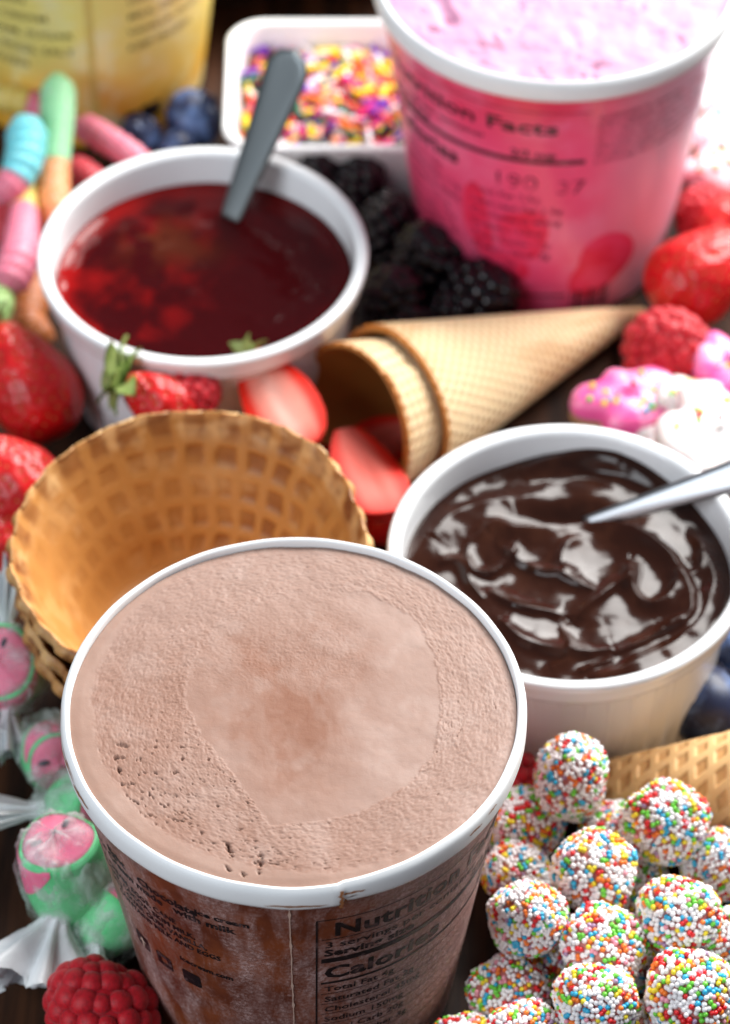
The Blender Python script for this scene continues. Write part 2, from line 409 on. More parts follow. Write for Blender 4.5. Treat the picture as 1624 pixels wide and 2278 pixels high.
def facts(words, k=0):
    L = []
    L += [text2d('Nutrition Facts', .86, 7.06, .74, 1.06, .020)]
    L += [rect2d(.5, 7.72, 7.2, 7.75), rect2d(.5, 1.4, .54, 7.72), rect2d(7.17, 1.4, 7.2, 7.72), rect2d(.62, 6.93, 7.1, 6.955)]
    L += [text2d(words[0], .68, 6.60, .34, 1.2, .003), text2d('Serving size', .68, 6.26, .36, 1.2, .012), text2d(words[1], 4.6, 6.26, .36, 1.2, .01)]
    L += [rect2d(.62, 5.98, 7.1, 6.16)]
    L += [text2d('Calories', .68, 5.32, .68, 1.22, .022), text2d(words[2], 5.2, 5.32, .7, 1.1, .016)]
    L += [rect2d(.62, 5.08, 7.1, 5.16)]
    z = 4.75
    for a, b in (('Total Fat 4g', '5%'), ('Saturated Fat 2g', '10%'), ('Cholesterol 45mg', '15%'), ('Sodium 150mg', '7%'), ('Total Carb 20g', '7%'), ('Dietary Fiber 3g', '11%'), ('Protein 6g', '')):
        L += [text2d(a, .7, z, .3, 1.15, .004)]
        if b: L += [text2d(b, 6.3, z, .3, 1.1, .004)]
        L += [rect2d(.62, z-.11, 7.1, z-.09)]; z -= .44
    return L
def paper_cup(x, y, label, body_m, rotz=0, detail=True, group='paper ice cream tubs'):
    t = thing('ice_cream_tub', label, 'ice cream tub', (x, y, 0), (0, 0, rotz), group)
    prof = [(0, .35), (CUP_B-.25, .35), (CUP_B-.2, .02), (CUP_B-.03, 0), (CUP_B, .06)]+[(cup_r(z), z) for z in np.linspace(.3, 8.8, 24)]
    V, Fc = lathe(prof, 160)
    put('tub_wall', make_mesh('tub_wall', V, Fc, body_m), t)
    V, Fc = lathe([(4.57, 8.9), (cup_r(7.8)-.05, 7.8), (cup_r(7.0)-.12, 7.0)], 128)
    put('inner_wall', make_mesh('inner_wall', V, Fc, M['paper_in']), t)
    # rolled rim
    rp = smooth_prof([(4.58, 8.58), (4.70, 8.56), (4.785, 8.66), (4.80, 8.86), (4.775, 9.06), (4.70, 9.165), (4.66, 9.178), (4.61, 9.13), (4.59, 9.0), (4.58, 8.8), (4.565, 8.5)], 5)
    n = 220; V, Fc = lathe(rp, n)
    V = V.reshape(n, -1, 3)
    if detail:
        th = np.arange(n)*2*PI/n
        wob = np.array([1+.0022*math.sin(3*a+1)+.0012*math.sin(7*a)+.0007*math.sin(23*a) for a in th])
        V[..., 0] *= wob[:, None]; V[..., 1] *= wob[:, None]
        V[..., 2] += (.012*np.sin(5*th+.6)+.006*np.sin(13*th))[:, None]
        # the overlap seam of the roll, just right of the middle: the left lap stands proud
        a0 = -PI/2+rad(11.7)
        d = (th-(a0 % (2*PI)))
        k = np.where((d < 0) & (d > -.35), 1+.010*(1+d/.35), 1.0)
        V[..., 0] *= k[:, None]; V[..., 1] *= k[:, None]
        lowm = np.array([p[1] < 8.8 for p in rp])
        dz = np.where((d > 0) & (d < .22), .07*(1-d/.22), 0)
        V[:, lowm, 2] += dz[:, None]
    put('rolled_rim', make_mesh('rolled_rim', V.reshape(-1, 3), Fc, M['paper']), t)
    return t
def smear(t, pts, rz, ru, seed, m=None, name='chocolate_smear'):
    """thin dried smear on the outer face of the rim: pts = list of (angle deg, z)"""
    for k, (a, z, da, dz) in enumerate(pts):
        n = 22; rs = random.Random(seed*31+k)
        V = []; Fc = []
        for i in range(n):
            s = i/(n-1); h = dz*(math.sin(PI*s)**.6)*(.35+.65*abs(fbm(s*4+k, seed)))+.004
            aa = rad(a+(s-.5)*da); zc = z+.04*fbm(s*2, k, seed)
            for q in (-.5, .5):
                zz = zc+q*h
                tt = np.clip((zz-8.86)/.3, -1, 1); r = 4.80-.055*tt*tt+.012+.045*(1 if -90 < 0 and (aa < rad(11.7) and aa > rad(-9)) else 0)
                V.append((r*math.sin(aa), -r*math.cos(aa), zz))
        for i in range(n-1): Fc.append([2*i, 2*i+2, 2*i+3, 2*i+1])
        put(name, make_mesh(name, V, Fc, m or M['choc_smear']), t)

A = (-1.472, 41.10); P = (4.99, 66.2); J = (-4.197, 60.34); C = (4.80, 49.70)

def front_cup():
    t = paper_cup(*A, 'frosty brown paper tub with white rolled rim and black nutrition print, nearest in front', M['brown_print'])
    # body seam: a pale ragged paper edge
    rs = random.Random(4); n = 60; V = []
    for i in range(n):
        z = 8.62-i*(8.4/n); w = .011+.010*abs(fbm(z*5, 0))+(.02 if rs.random() < .12 else 0)
        u = -.02+.020*fbm(z*2.0, 3)
        for q in (-w, w): V.append((u+q, z))
    V = wrap(V, .02); Fc = [[2*i, 2*i+2, 2*i+3, 2*i+1] for i in range(n-1)]
    put('side_seam', make_mesh('side_seam', V, Fc, M['seam']), t)
    print_on(t, 'nutrition_panel', facts(('3 servings per container', '2/3 cup', '280')), M['ink'])
    L = [text2d('Chocolate', -3.55, 7.28, .36, 1.0, .012), text2d('light', -4.6, 7.30, .34, 1.1, .010), text2d('ice cream', -2.05, 7.38, .26, 1.15, .010),
         text2d('Ice Cream made', -5.2, 6.98, .34, 1.0, .008), text2d('with milk', -2.6, 7.02, .32, 1.15, .010),
         text2d('and cream', -6.6, 7.0, .3, 1.1, .006)]
    z = 6.5
    for k_, s_ in enumerate(('MILK, CREAM, EGGS, CANE', 'SUGAR, COCOA, SKIM MILK,', 'SALT, GUAR GUM, VANILLA,', 'CONTAINS MILK AND EGGS')):
        L += [text2d(s_, -5.5+.28*k_, z, .25, .95, .006)]; z -= .27
    L += [text2d('icecream.com', -2.75, 4.98, .24, 1.0, .007)]
    print_on(t, 'ingredients_print', L, M['ink'])
    # three dark square social marks with small pale marks cut out of them
    for u0, kind in ((-4.15, 0), (-3.35, 1), (-2.52, 2)):
        def sq(cx, cz, h, n=5):
            o = []
            for sx, sy, a0 in ((1, -1, -90), (1, 1, 0), (-1, 1, 90), (-1, -1, 180)):
                for k in range(n):
                    a = rad(a0+90*k/(n-1)); r = h*.28; o.append((cx+sx*(h-r)+r*math.cos(a), cz+sy*(h-r)+r*math.sin(a)))
            return o
        zc = 4.35; o = sq(u0, zc, .25)
        if kind == 1:
            i = sq(u0, zc, .11); m_ = len(o); V = o+i; Fc = [[k, (k+1) % m_, m_+(k+1) % m_, m_+k] for k in range(m_)]
        else:
            V = o; Fc = [list(range(len(o)))]
        V, Fc = flat_mesh_subdiv(V, Fc, .15)
        e = print_on(t, 'square_emblem', [(V, Fc)], M['ink'])
        if kind == 0:
            L = [rect2d(u0-.02, zc-.2, u0+.05, zc+.14), rect2d(u0-.09, zc-.01, u0+.13, zc+.05)]
            V, Fc = join([(np.c_[v, np.zeros(len(v))], f) for v, f in L])
            put('emblem_mark', make_mesh('emblem_mark', wrap(V[:, :2], .02), Fc, M['seam'], smooth=False), e)
    smear(t, [(1.5, 8.76, 15, .12), (14.5, 8.95, 7, .10), (12.5, 8.76, 2, .30), (-74, 9.0, 16, .10), (-62, 8.95, 9, .13), (50, 8.95, 5, .1), (57, 9.0, 4, .06), (-88, 9.05, 6, .05)], 0, 0, 3)
    # thin flap of paper at the seam end
    V = []
    for i in range(9):
        a = rad(11.7+.9*fbm(i*.9, 2)); z = 8.60+i*.06; r = 4.86-.02*(i > 6)*(i-6)
        V += [(r*math.sin(a), -r*math.cos(a), z), (r*math.sin(a+.014), -r*math.cos(a+.014), z)]
    put('rim_seam', make_mesh('rim_seam', V, [[2*i, 2*i+1, 2*i+3, 2*i+2] for i in range(8)], M['choc_smear']), t)
    # ---- chocolate ice cream surface
    nr, na = 300, 760
    X, Y, Fc = disk(4.585, nr, na); R = np.sqrt(X*X+Y*Y); ang = np.arctan2(Y, X)
    def loc(pts): return [(at(px, py, 9.0).x-A[0], at(px, py, 9.0).y-A[1]) for px, py in pts]
    patch = loc([(600, 1842), (555, 1780), (500, 1705), (445, 1640), (408, 1560), (425, 1470), (480, 1400), (560, 1345), (680, 1310), (820, 1320), (925, 1375), (968, 1460), (982, 1580), (965, 1680), (905, 1755), (810, 1808), (700, 1834), (600, 1842)])
    d, fr, sd = seg_dist(X, Y, patch)
    # inside test
    ins = np.zeros(X.shape, bool)
    for i in range(len(patch)-1):
        (x0, y0), (x1, y1) = patch[i], patch[i+1]
        c = ((y0 > Y) != (y1 > Y)) & (X < (x1-x0)*(Y-y0)/(y1-y0+1e-12)+x0); ins ^= c
    sdist = np.where(ins, -d, d)+.10*(vfbm(X*5, Y*5, 5)-.5)+.05*(vfbm(X*14, Y*14, 6)-.5)
    Wp = sst(.02, -.05, sdist-.0)                                    # 1 on the pressed smooth patch
    topfade = sst(-.1, 1.5, Y)*sst(2.2, .8, X)                                    # its far edge dissolves
    Wp = Wp*(1-topfade*.8)+.6*topfade*sst(.3, -.5, sdist)*.5
    # smooth melted margin beside the rim at left and front
    marg = .10+.42*np.cos(ang-rad(218))+.10*(vfbm(ang*3+9, R*0+1, 8)-.5)
    marg = np.maximum(marg, .0); Wm = sst(-.10, .05, R-(4.585-marg)+.12*(vfbm(X*5, Y*5, 9)-.5))
    rough = (1-Wp)*(1-Wm)
    g1 = vfbm(X*7, Y*7, 11, 4, .6); g2 = vfbm(X*22, Y*22, 21, 3, .6)
    rid = np.abs(vfbm(X*9+.8*g1, Y*9, 31, 3)-.5)*2
    h = .055*(vfbm(X*.8, Y*.8, 41)-.5)+.02*(vfbm(X*2.2, Y*2.2, 42)-.5)
    h += rough*(.020*(g1-.5)+.024*(g2-.5)+.010*(rid-.3))
    # pits and torn cracks
    pz = vfbm(X*13+3, Y*18, 51, 2); dens = .25+.75*np.exp(-(((X+2.6)/1.5)**2+((Y+2.2)/1.6)**2))+.5*np.exp(-(((X+.6)/1.6)**2+((Y+3.9)/.5)**2))
    pit = sst(.74, .88, pz*(.76+.26*dens)+.06*g2)*rough
    h -= .05*pit
    crz = np.abs(vfbm(X*6+2*g1, Y*4, 61, 3)-.5); crk = sst(.020, .004, crz)*sst(.56, .72, vfbm(X*1.8, Y*1.8, 62))*rough*sst(-.5, -2, Y-.3*X)
    h -= .05*crk
    for pts, w_, dp in (([(508, 1880), (514, 1902), (518, 1912)], .035, .12), ([(578, 1905), (580, 1930), (577, 1945)], .04, .12), ([(500, 1925), (512, 1942)], .03, .08), ([(262, 1660), (285, 1664)], .04, .05), ([(258, 1690), (275, 1688)], .04, .07), ([(262, 1712), (266, 1724)], .035, .07), ([(272, 1748), (296, 1746)], .03, .05), ([(540, 1946), (543, 1950)], .05, .12), ([(1030, 1858), (1034, 1860)], .03, .06)):
        dd, f_, s_ = seg_dist(X, Y, loc(pts)); dd = dd+.09*(g2-.5)+.10*(g1-.5)
        h -= dp*sst(w_, w_*.2, dd)
    h -= .006*Wp                                       # patch is slightly pressed in, with a soft lip
    h += .010*np.exp(-(np.abs(sdist)/.10)**2)*rough*g2
    h -= .03*sst(4.35, 4.58, R)
    h += Wm*.008
    hz = 9.045+h
    # colours: pale cocoa, warmer where the patch has melted, paler towards the far and right sides
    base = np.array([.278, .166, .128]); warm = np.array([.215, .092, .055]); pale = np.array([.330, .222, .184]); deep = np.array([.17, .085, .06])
    wx_ = X+1.6*(vfbm(X*.7, Y*.7, 73, 3)-.5); wy_ = Y+1.6*(vfbm(X*.7+9, Y*.7, 74, 3)-.5)
    cA = np.exp(-(((wx_-.2)/1.9)**2+((wy_-.1)/2.1)**2)**1.5); q = .5+.5*sst(.36, .60, vfbm(wx_*1.3+4, wy_*.8, 71, 5, .6))
    wv = (cA*q+.30*sst(.4, .65, vfbm(X*.6+3, Y*.6, 75, 3))*sst(1.5, -2.5, X+.5*Y)*(1-cA)).clip(0, 1)[:, None]
    col = base*(1-wv)+warm*wv
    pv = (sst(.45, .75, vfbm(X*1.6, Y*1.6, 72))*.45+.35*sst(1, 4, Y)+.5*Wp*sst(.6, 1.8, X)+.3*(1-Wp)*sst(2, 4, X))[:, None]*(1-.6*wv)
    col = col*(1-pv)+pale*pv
    col = col*(1-.6*(pit+crk).clip(0, 1)[:, None])+deep*.6*(pit+crk).clip(0, 1)[:, None]
    mv = (Wm*.5)[:, None]; col = col*(1-mv)+np.array([.320, .207, .163])*mv
    ic = put('chocolate_ice_cream', make_mesh('chocolate_ice_cream', np.stack([X, Y, hz], 1), Fc, M['choc_ice'], cols=col), None, (*A, 0))
    tag(ic, 'pale brown chocolate ice cream with a pressed smooth patch, level with the nearest rim', 'ice cream')

def pink_cup():
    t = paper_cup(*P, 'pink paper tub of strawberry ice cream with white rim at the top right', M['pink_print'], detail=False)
    L = [text2d('Nutrition Facts', -5.95, 7.25, .62, 1.50, .014), rect2d(-6.0, 8.02, .8, 8.04)]
    L += [rect2d(-6.0, 6.15, .75, 6.3), text2d('3 servings per container', -5.9, 6.75, .33, 1.2, .0), text2d('Serving size', -5.9, 6.38, .34, 1.2, .008), text2d('2/3 cup', -1.3, 6.38, .34, 1.2, .008)]
    L += [text2d('Calories', -5.9, 5.4, .7, 1.2, .02)]
    print_on(t, 'nutrition_panel', L, M['ink'])
    print_on(t, 'calorie_figures', [text2d('190', -1.9, 5.15, .75, 1.25, .0), text2d('37', .0, 5.05, .7, 1.2, .0)], M['ink_pink'])
    L = []
    z = 7.7
    for s in ('INGREDIENTS: SKIM MILK, EGGS,', 'STRAWBERRIES, ERYTHRITOL, FIBER,', 'MILK PROTEIN, CREAM, CANE SUGAR,', 'GLYCERIN, NATURAL FLAVOR, SALT,', 'ORGANIC CAROB GUM, GUAR GUM,', 'ORGANIC STEVIA LEAF EXTRACT.', 'CONTAINS: MILK AND EGGS.'):
        L += [text2d(s, 1.0, z, .24, 1.0, .0)]; z -= .27
    z = 4.8
    print_on(t, 'ingredients_print', L, M['ink_pink'])
    L = []
    for i_, s_ in enumerate(('Total Fat 2.5g', 'Saturated Fat 1.5g', 'Cholesterol 40mg', 'Sodium 110mg', 'Total Carbs 17g', 'Dietary Fiber 3g', 'Sugars 5g', 'Protein 6g')):
        L += [text2d(s_, -5.8, 4.85-.44*i_, .32, 1.2, .004), text2d(s_, -2.6, 4.7-.44*i_, .32, 1.2, .004)]
    print_on(t, 'faint_print', L, M['ink_pink'])
    L = [blob2d(-2.4, 3.6, .5, 1.3, 3), blob2d(-.9, 3.4, .7, 1.1, 5), blob2d(1.8, 2.0, 1.25, 1.05, 6), blob2d(-1.6, 1.9, .9, .6, 9)]
    print_on(t, 'printed_strawberries', L, M['ink_red'], .008)
    print_on(t, 'bar_code', [rect2d(.8+.16*i, .25, .8+.16*i+(.05, .1, .07)[i % 3], 1.1) for i in range(9)]+[rect2d(-3.0, .95, .6, 1.02)], M['ink'])
    # domed, scooped surface
    X, Y, Fc = disk(4.585, 90, 260); R = np.hypot(X, Y)
    h = 8.95+.22*(vfbm(X*.9, Y*.9, 3, 4)-.5)+.06*(vfbm(X*2.2, Y*2.2, 9, 3)-.5)+.12*sst(4.4, 2.5, R)
    cr = sst(.05, .01, np.abs(vfbm(X*1.5, Y*1.5, 33, 3)-.5)); h -= .15*cr*sst(.5, .7, vfbm(X, Y, 4))
    dd, _, _ = seg_dist(X, Y, [(-3.4, -.4), (-3.0, -1.2), (-2.8, -2.0)]); h -= .22*sst(.30, .05, dd)*vfbm(X*3, Y*3, 14)
    h -= .03*sst(4.3, 4.47, R)
    o = put('strawberry_ice_cream', make_mesh('strawberry_ice_cream', np.stack([X, Y, h], 1), Fc, M['pink_ice']), None, (*P, 0))
    tag(o, 'pale pink strawberry ice cream heaped in the pink tub', 'ice cream')

def yellow_cup():
    p = at(195, 165, 0)
    t = paper_cup(p.x, p.y, 'yellow and gold paper tub cut off by the top left corner', M['yellow_print'], detail=False)
    L = []
    for i, s in enumerate(('VANILLA BEAN', 'LIGHT ICE CREAM', 'MILK, CREAM, SUGAR', 'VANILLA, EGGS, SALT', 'KEEP FROZEN')):
        L += [text2d(s, -4.4, 5.6-i*.62, .36, 1.3, .006)]
        L += [text2d(s, 1.9, 6.0-i*.6, .34, 1.2, .004)]
    print_on(t, 'ingredients_print', L, M['ink_olive'])
    print_on(t, 'square_emblem', [blob2d(-1.15, 2.05, .3, .22, 1), blob2d(-1.9, 2.05, .22, .1, 2), rect2d(1.75, .5, 2.3, 1.15), rect2d(2.4, .7, 3.2, 1.25)], M['ink'])
    print_on(t, 'gold_band', [rect2d(.55, .1, .8, 8.4)], M['gum']['yellow'], .006)
    X, Y, Fc = disk(4.585, 30, 90)
    h = 8.9+.2*(vfbm(X*.9, Y*.9, 3, 4)-.5)
    o = put('vanilla_ice_cream', make_mesh('vanilla_ice_cream', np.stack([X, Y, h], 1), Fc, mat('vanilla_ice_cream', (.85, .76, .5), .5, bump=(4, .5, .05))), None, (p.x, p.y, 0))
    tag(o, 'pale vanilla ice cream filling the yellow tub', 'ice cream')

# ---- ramekins ------------------------------------------------------------
def ramekin(x, y, label, rotz=0):
    t = thing('ramekin', label, 'ramekin', (x, y, 0), (0, 0, rotz), 'white porcelain ramekins')
    n = 320; th = np.linspace(0, 2*PI, n, endpoint=False); ribs = 44
    low = [(3.3, .0), (3.52, .05), (3.62, .2), (3.66, .5), (3.72, 1.3), (3.79, 2.2), (3.86, 3.1), (3.90, 3.55), (3.92, 3.72)]
    prof = smooth_prof(low, 4); Z = np.array(prof)
    flute = (np.abs(np.sin(th*ribs/2)))**.7
    amt = sst(.2, .6, Z[:, 1])*sst(3.72, 3.45, Z[:, 1])
    R = Z[None, :, 0]-.17*(1-flute)[:, None]*amt[None]
    V1 = np.stack([R*np.cos(th)[:, None], R*np.sin(th)[:, None], np.broadcast_to(Z[None, :, 1], R.shape)], -1).reshape(-1, 3)
    F1 = grid_faces(n, len(prof), cu=True)
    up = smooth_prof([(3.92, 3.72), (3.96, 3.80), (4.10, 3.86), (4.19, 4.0), (4.24, 4.25), (4.285, 4.45), (4.27, 4.56), (4.18, 4.61), (4.04, 4.59), (3.95, 4.5), (3.92, 4.3), (3.90, 4.0), (3.86, 3.2), (3.76, 2.0), (3.62, 1.0), (3.3, .5), (2.5, .4), (.01, .4)], 5)
    V2, F2 = lathe(up, n)
    V3, F3 = lathe([(.01, .08), (3.1, .08), (3.15, 0), (3.3, 0)], n)
    V, Fc = join([(V1, F1), (V2, F2), (V3, F3)])
    put('fluted_dish', make_mesh('fluted_dish', V, Fc, M['porcelain']), t)
    return t

def chocolate_sauce():
    ramekin(*C, 'white fluted ramekin filled with glossy melted chocolate, at the right')
    nr, na = 190, 420
    X, Y, Fc = disk(3.90, nr, na); R = np.hypot(X, Y); ang = np.arctan2(Y, X)
    z0 = 3.72
    def loc(pts):
        o = []
        for zx, zy in pts:
            p = at(805.4+.5042*zx, 890+.5042*zy, z0+.15); o.append((p.x-C[0], p.y-C[1]))
        return curve_pts(o, 6)
    h = .30*(vfbm(X*.6+1, Y*.6, 7, 2)-.5)+.04*(vfbm(X*1.7, Y*1.7, 8, 2)-.5)+.012*(vfbm(X*3.0, Y*3.0, 88, 2)-.5)
    WX = X+.10*(vfbm(X*1.7, Y*1.7, 81, 2)-.5); WY = Y+.10*(vfbm(X*1.7, Y*1.7, 82, 2)-.5)
    ridges = [
        ([(540, 560), (600, 535), (690, 575), (800, 555), (900, 535), (1050, 540), (1200, 580), (1320, 650), (1400, 740), (1450, 860), (1430, 960), (1340, 1010)], .36, .24, -.7),
        ([(620, 640), (740, 720), (860, 760), (940, 800), (1020, 830)], .20, .17, .6),
        ([(560, 820), (640, 880), (740, 915), (880, 935)], .22, .2, .6),
        ([(600, 960), (700, 1050), (850, 1085), (1000, 1100), (1120, 1080)], .22, .2, .6),
        ([(330, 690), (430, 690), (480, 780), (540, 860)], .18, .17, .4),
        ([(470, 620), (480, 720), (560, 745), (640, 700), (690, 630)], .22, .16, .5),
        ([(980, 600), (900, 640), (880, 720), (930, 770)], .16, .2, .5),
        ([(1180, 700), (1200, 830), (1280, 885), (1370, 840), (1395, 740)], .22, .17, -.4),
        ([(920, 960), (1010, 890), (1100, 820), (1190, 780), (1210, 700)], .22, .19, .4),
        ([(1520, 640), (1545, 800), (1480, 980), (1330, 1090), (1150, 1180), (1000, 1200)], .22, .28, .2),
        ([(1110, 1110), (1250, 1050), (1360, 990), (1420, 950)], .20, .14, .5),
        ([(300, 600), (400, 500), (520, 450), (660, 420)], .20, .26, -.5),
        ([(700, 330), (820, 270), (1000, 250), (1150, 290)], .22, .3, .2),
        ([(880, 980), (920, 1060), (900, 1130), (830, 1150)], .14, .15, .4),
        ([(1450, 560), (1500, 640), (1490, 720), (1430, 760)], .16, .14, .3),
        ([(960, 1180), (1060, 1150), (1120, 1130)], .15, .1, .3)]
    for pts, amp, wd, asym in ridges:
        d, f_, s_ = seg_dist(WX, WY, loc(pts))
        wv = wd*(1+asym*.55*s_)
        env = np.sin(PI*np.clip(f_, .0, 1))**.35
        env = np.where((f_ <= .001) | (f_ >= .999), 0.25, env)
        h = h+amp*env*np.exp(-((d+.02)/wv)**1.5)*.85
    # hollow around the spoon
    cx, cy = loc([(880, 500), (880, 500)])[0]
    e = np.exp(-(((X-cx)/1.15)**2+((Y-cy)/.42)**2)); h -= .42*e
    h += .10*sst(3.2, 3.85, R)*(.3+.7*np.clip(np.sin(ang-.2), 0, 1))
    lim = sst(3.85, 3.55, R); h = h*(.35+.65*lim)
    # smear that climbs the far wall
    cl = np.exp(-((ang-rad(70))/.42)**2)*sst(3.45, 3.85, R); h += .40*cl
    z = z0+h
    Rw = 3.86+(z-3.2)*.085                                     # keep just inside the dish wall
    k = np.where(R > 3.5, np.minimum(1, (Rw-.01)/np.maximum(R, 1e-6)), 1)
    o = put('chocolate_sauce', make_mesh('chocolate_sauce', np.stack([X*k, Y*k, z], 1), Fc, M['choc']), None, (*C, 0))
    tag(o, 'dark glossy chocolate sauce stirred into folds inside the right ramekin', 'chocolate sauce')

def jam():
    ramekin(*J, 'white fluted ramekin filled with dark red jam, at the upper left', .3)
    X, Y, Fc = disk(3.86, 110, 260); R = np.hypot(X, Y)
    z = 3.62+.05*(vfbm(X*1.1, Y*1.1, 4, 3)-.5)+.05*sst(3.5, 3.85, R)
    for (px, py, r, a) in ((455, 520, .35, .16), (400, 640, .4, .16), (560, 700, .3, .14), (300, 560, .5, .12), (330, 640, .3, .12), (640, 540, .5, .08), (420, 600, .25, .14), (600, 660, .5, .08), (260, 480, .6, .1)):
        p = at(px, py, 3.7); d = np.hypot(X-p.x+J[0], Y-p.y+J[1]); z += a*.22*np.exp(-(d/(r*1.2))**2)
    base = np.array([.034, .0008, .0014]); red = np.array([.24, .004, .004]); br = np.array([.075, .014, .005])
    e = sst(3.1, 3.8, R+.5*(vfbm(X*1.5, Y*1.5, 12)-.5))*(.55+.45*np.clip(-X/3.8, -1, 1))
    q = sst(.40, .95, vfbm(X*1.4, Y*1.4, 13, 4))*.7*np.clip(.4-X*.35, 0, 1)
    bq = np.exp(-(((X+1.3)/1.0)**2+((Y-1.6)/.9)**2))*.9*sst(.3, .6, vfbm(X*1.8, Y*1.8, 91))+.5*np.exp(-(((X+.2)/.6)**2+((Y-1.1)/.5)**2))
    f = np.clip(e+q, 0, 1)[:, None]; col = base*(1-f)+red*f
    bq = np.clip(bq, 0, 1)[:, None]; col = col*(1-bq)+br*bq
    Rw = 3.86+(z-3.2)*.085; k = np.where(R > 3.5, np.minimum(1, (Rw-.01)/np.maximum(R, 1e-6)), 1)
    o = put('red_jam', make_mesh('red_jam', np.stack([X*k, Y*k, z], 1), Fc, M['jam'], cols=col), None, (*J, 0))
    tag(o, 'dark red berry jam with soft lumps inside the left ramekin', 'jam')

def spoon(name, label, p0, p1, L, w0, w1, metal, face_up=(0, 0, 1), bowl=True):
    """handle from p0 (in the food) through p1, total length L; w half-width at start and end"""
    p0 = Vector(p0); p1 = Vector(p1); d = (p1-p0).normalized()
    t = thing(name, label, 'spoon', p0, group='steel spoons standing in the ramekins')
    s = d.cross(Vector(face_up)).normalized(); u = s.cross(d).normalized()
    n = 40; ns = 16; V = []
    for i in range(n):
        f = i/(n-1); x = f*L
        w = w0+(w1-w0)*f
        if f > .84: w *= math.sqrt(max(.0, 1-((f-.84)/.16)**2))*.999+.001
        th = .10+.03*math.sin(PI*f)
        bend = .10*L*(f*f-f)*.35
        for k in range(ns):
            a = 2*PI*k/ns; ca, sa = math.cos(a), math.sin(a)
            V.append(tuple(d*x+s*(w*math.copysign(abs(ca)**.8, ca))+u*(th*math.copysign(abs(sa)**.8, sa)+bend+.10*w*ca*ca)))
    Fc = grid_faces(n, ns, cv=True).tolist()+[list(range(ns)), [(n-1)*ns+k for k in range(ns)][::-1]]
    put('handle', make_mesh('handle', V, Fc, metal), t)
    if bowl:   # oval spoon bowl below the handle, inside the food
        q = Vector((-d.x, -d.y, -.10)).normalized() if abs(d.z) < .97 else -d
        s2 = q.cross(Vector((0, 0, 1))).normalized(); u2 = s2.cross(q).normalized()
        V = []; nn, mm = 18, 24
        for side in (0, 1):
            for i in range(nn):
                r = i/(nn-1)
                for k in range(mm):
                    a = 2*PI*k/mm
                    V.append(tuple(q*(1.25+1.35*r*math.cos(a))+s2*(.82*r*math.sin(a))+u2*(-.38*(1-r*r)-.05*side)))
        Fc = []
        for side in (0, 1):
            g = grid_faces(nn, mm, cv=True)+side*nn*mm; Fc += (g if side else g[:, ::-1]).tolist()
        for k in range(mm): Fc.append([(nn-1)*mm+k, (nn-1)*mm+(k+1) % mm, nn*mm+(nn-1)*mm+(k+1) % mm, nn*mm+(nn-1)*mm+k])
        put('bowl', make_mesh('bowl', V, Fc, M['steel']), t)
    return t
def spoons():
    p0 = at(512, 488, 3.55); p1 = at(573, 330, 5.35)
    d = (p1-p0).normalized(); Ls = 3.0
    while proj(p0+d*Ls)[1] > 112: Ls += .05
    spoon('teaspoon', 'satin grey teaspoon leaning out of the red jam', p0, p1, Ls, .30, .70, M['steel_dark'], face_up=(-.35, -.65, .7))
    p0 = at(1300, 1165, 3.55); p1 = at(1560, 1082, 5.1)
    spoon('teaspoon', 'shiny teaspoon leaning out of the melted chocolate past the right edge', p0, p1, 8.0, .16, .62, M['steel'], face_up=(.1, -.6, .8))

# ---- berries ---------------------------------------------------------------
def berry_points(n, rx, rz, seed, jit=.25):
    rs = np.random.RandomState(seed); P_ = []
    ga = PI*(3-math.sqrt(5))
    for i in range(n):
        z = 1-2*(i+.5)/n; z = np.clip(z+rs.uniform(-1, 1)*jit/n, -1, 1); r = math.sqrt(max(0, 1-z*z)); a = i*ga+rs.uniform(-1, 1)*jit*.25
        P_.append((r*math.cos(a), r*math.sin(a), z))
    return np.array(P_)*[rx, rx, rz]
_drup = {}
def drupe_mesh(kind):
    if kind not in _drup:
        V, Fc = ico(3); V = V.copy(); V[:, 2] *= .95
        _drup[kind] = make_mesh('drupelet', V, Fc, M[kind])
    return _drup[kind]
def cluster_berry(name, label, kind, loc, rx, rz, d, n, seed, group, hollow=True):
    t = thing(name, label, name, loc, quat_to(d, seed), group)
    V, Fc = ico(3); V = V*[rx*.93, rx*.93, rz*.93]
    put('core', make_mesh('core', V, Fc, M[kind]), t)
    rs = random.Random(seed); pts = berry_points(n, rx, rz, seed)
    r0 = 1.9*math.sqrt(rx*(rx+2*rz)/3/n)*1.02
    for p in pts:
        if p[2] < -rz*.93 and hollow: continue
        taper = 1-.22*max(0, p[2]/rz)
        s = r0*rs.uniform(.92, 1.22)
        p = Vector(p); p.x *= taper; p.y *= taper
        o = put('drupelet', drupe_mesh(kind), t, p*.93, quat_to(p), None); o.scale = (s*rs.uniform(.92, 1.12), s*rs.uniform(.92, 1.12), s*rs.uniform(.75, 1.0))
    return t
def strawberry_profile(L, W, z):
    """radius at height z (0=tip .. L=shoulder)"""
    f = np.clip(z/L, 0, 1)
    return W*np.power(np.sin(PI*np.power(f, .62)*.96+.0), .62)*(.86+.14*f)
def leaf_mesh():
    n = 9; V = []; L = 1.0
    for i in range(n):
        f = i/(n-1); w = .33*math.sin(PI*(f*.86+.12))**.9*(1-f*.25) if i < n-1 else .004
        z = .14*math.sin(f*PI*.9)-.45*f*f*0
        for s in (-1, 0, 1): V.append((f*L, s*w, z+.05*abs(s)))
    Fc = grid_faces(n, 3).tolist()
    m_ = len(V); V += [(x, y, z-.025) for x, y, z in V]; Fc += [[i+m_ for i in f][::-1] for f in Fc]
    return make_mesh('leaf', V, Fc, M['leaf'])
_leaf = []
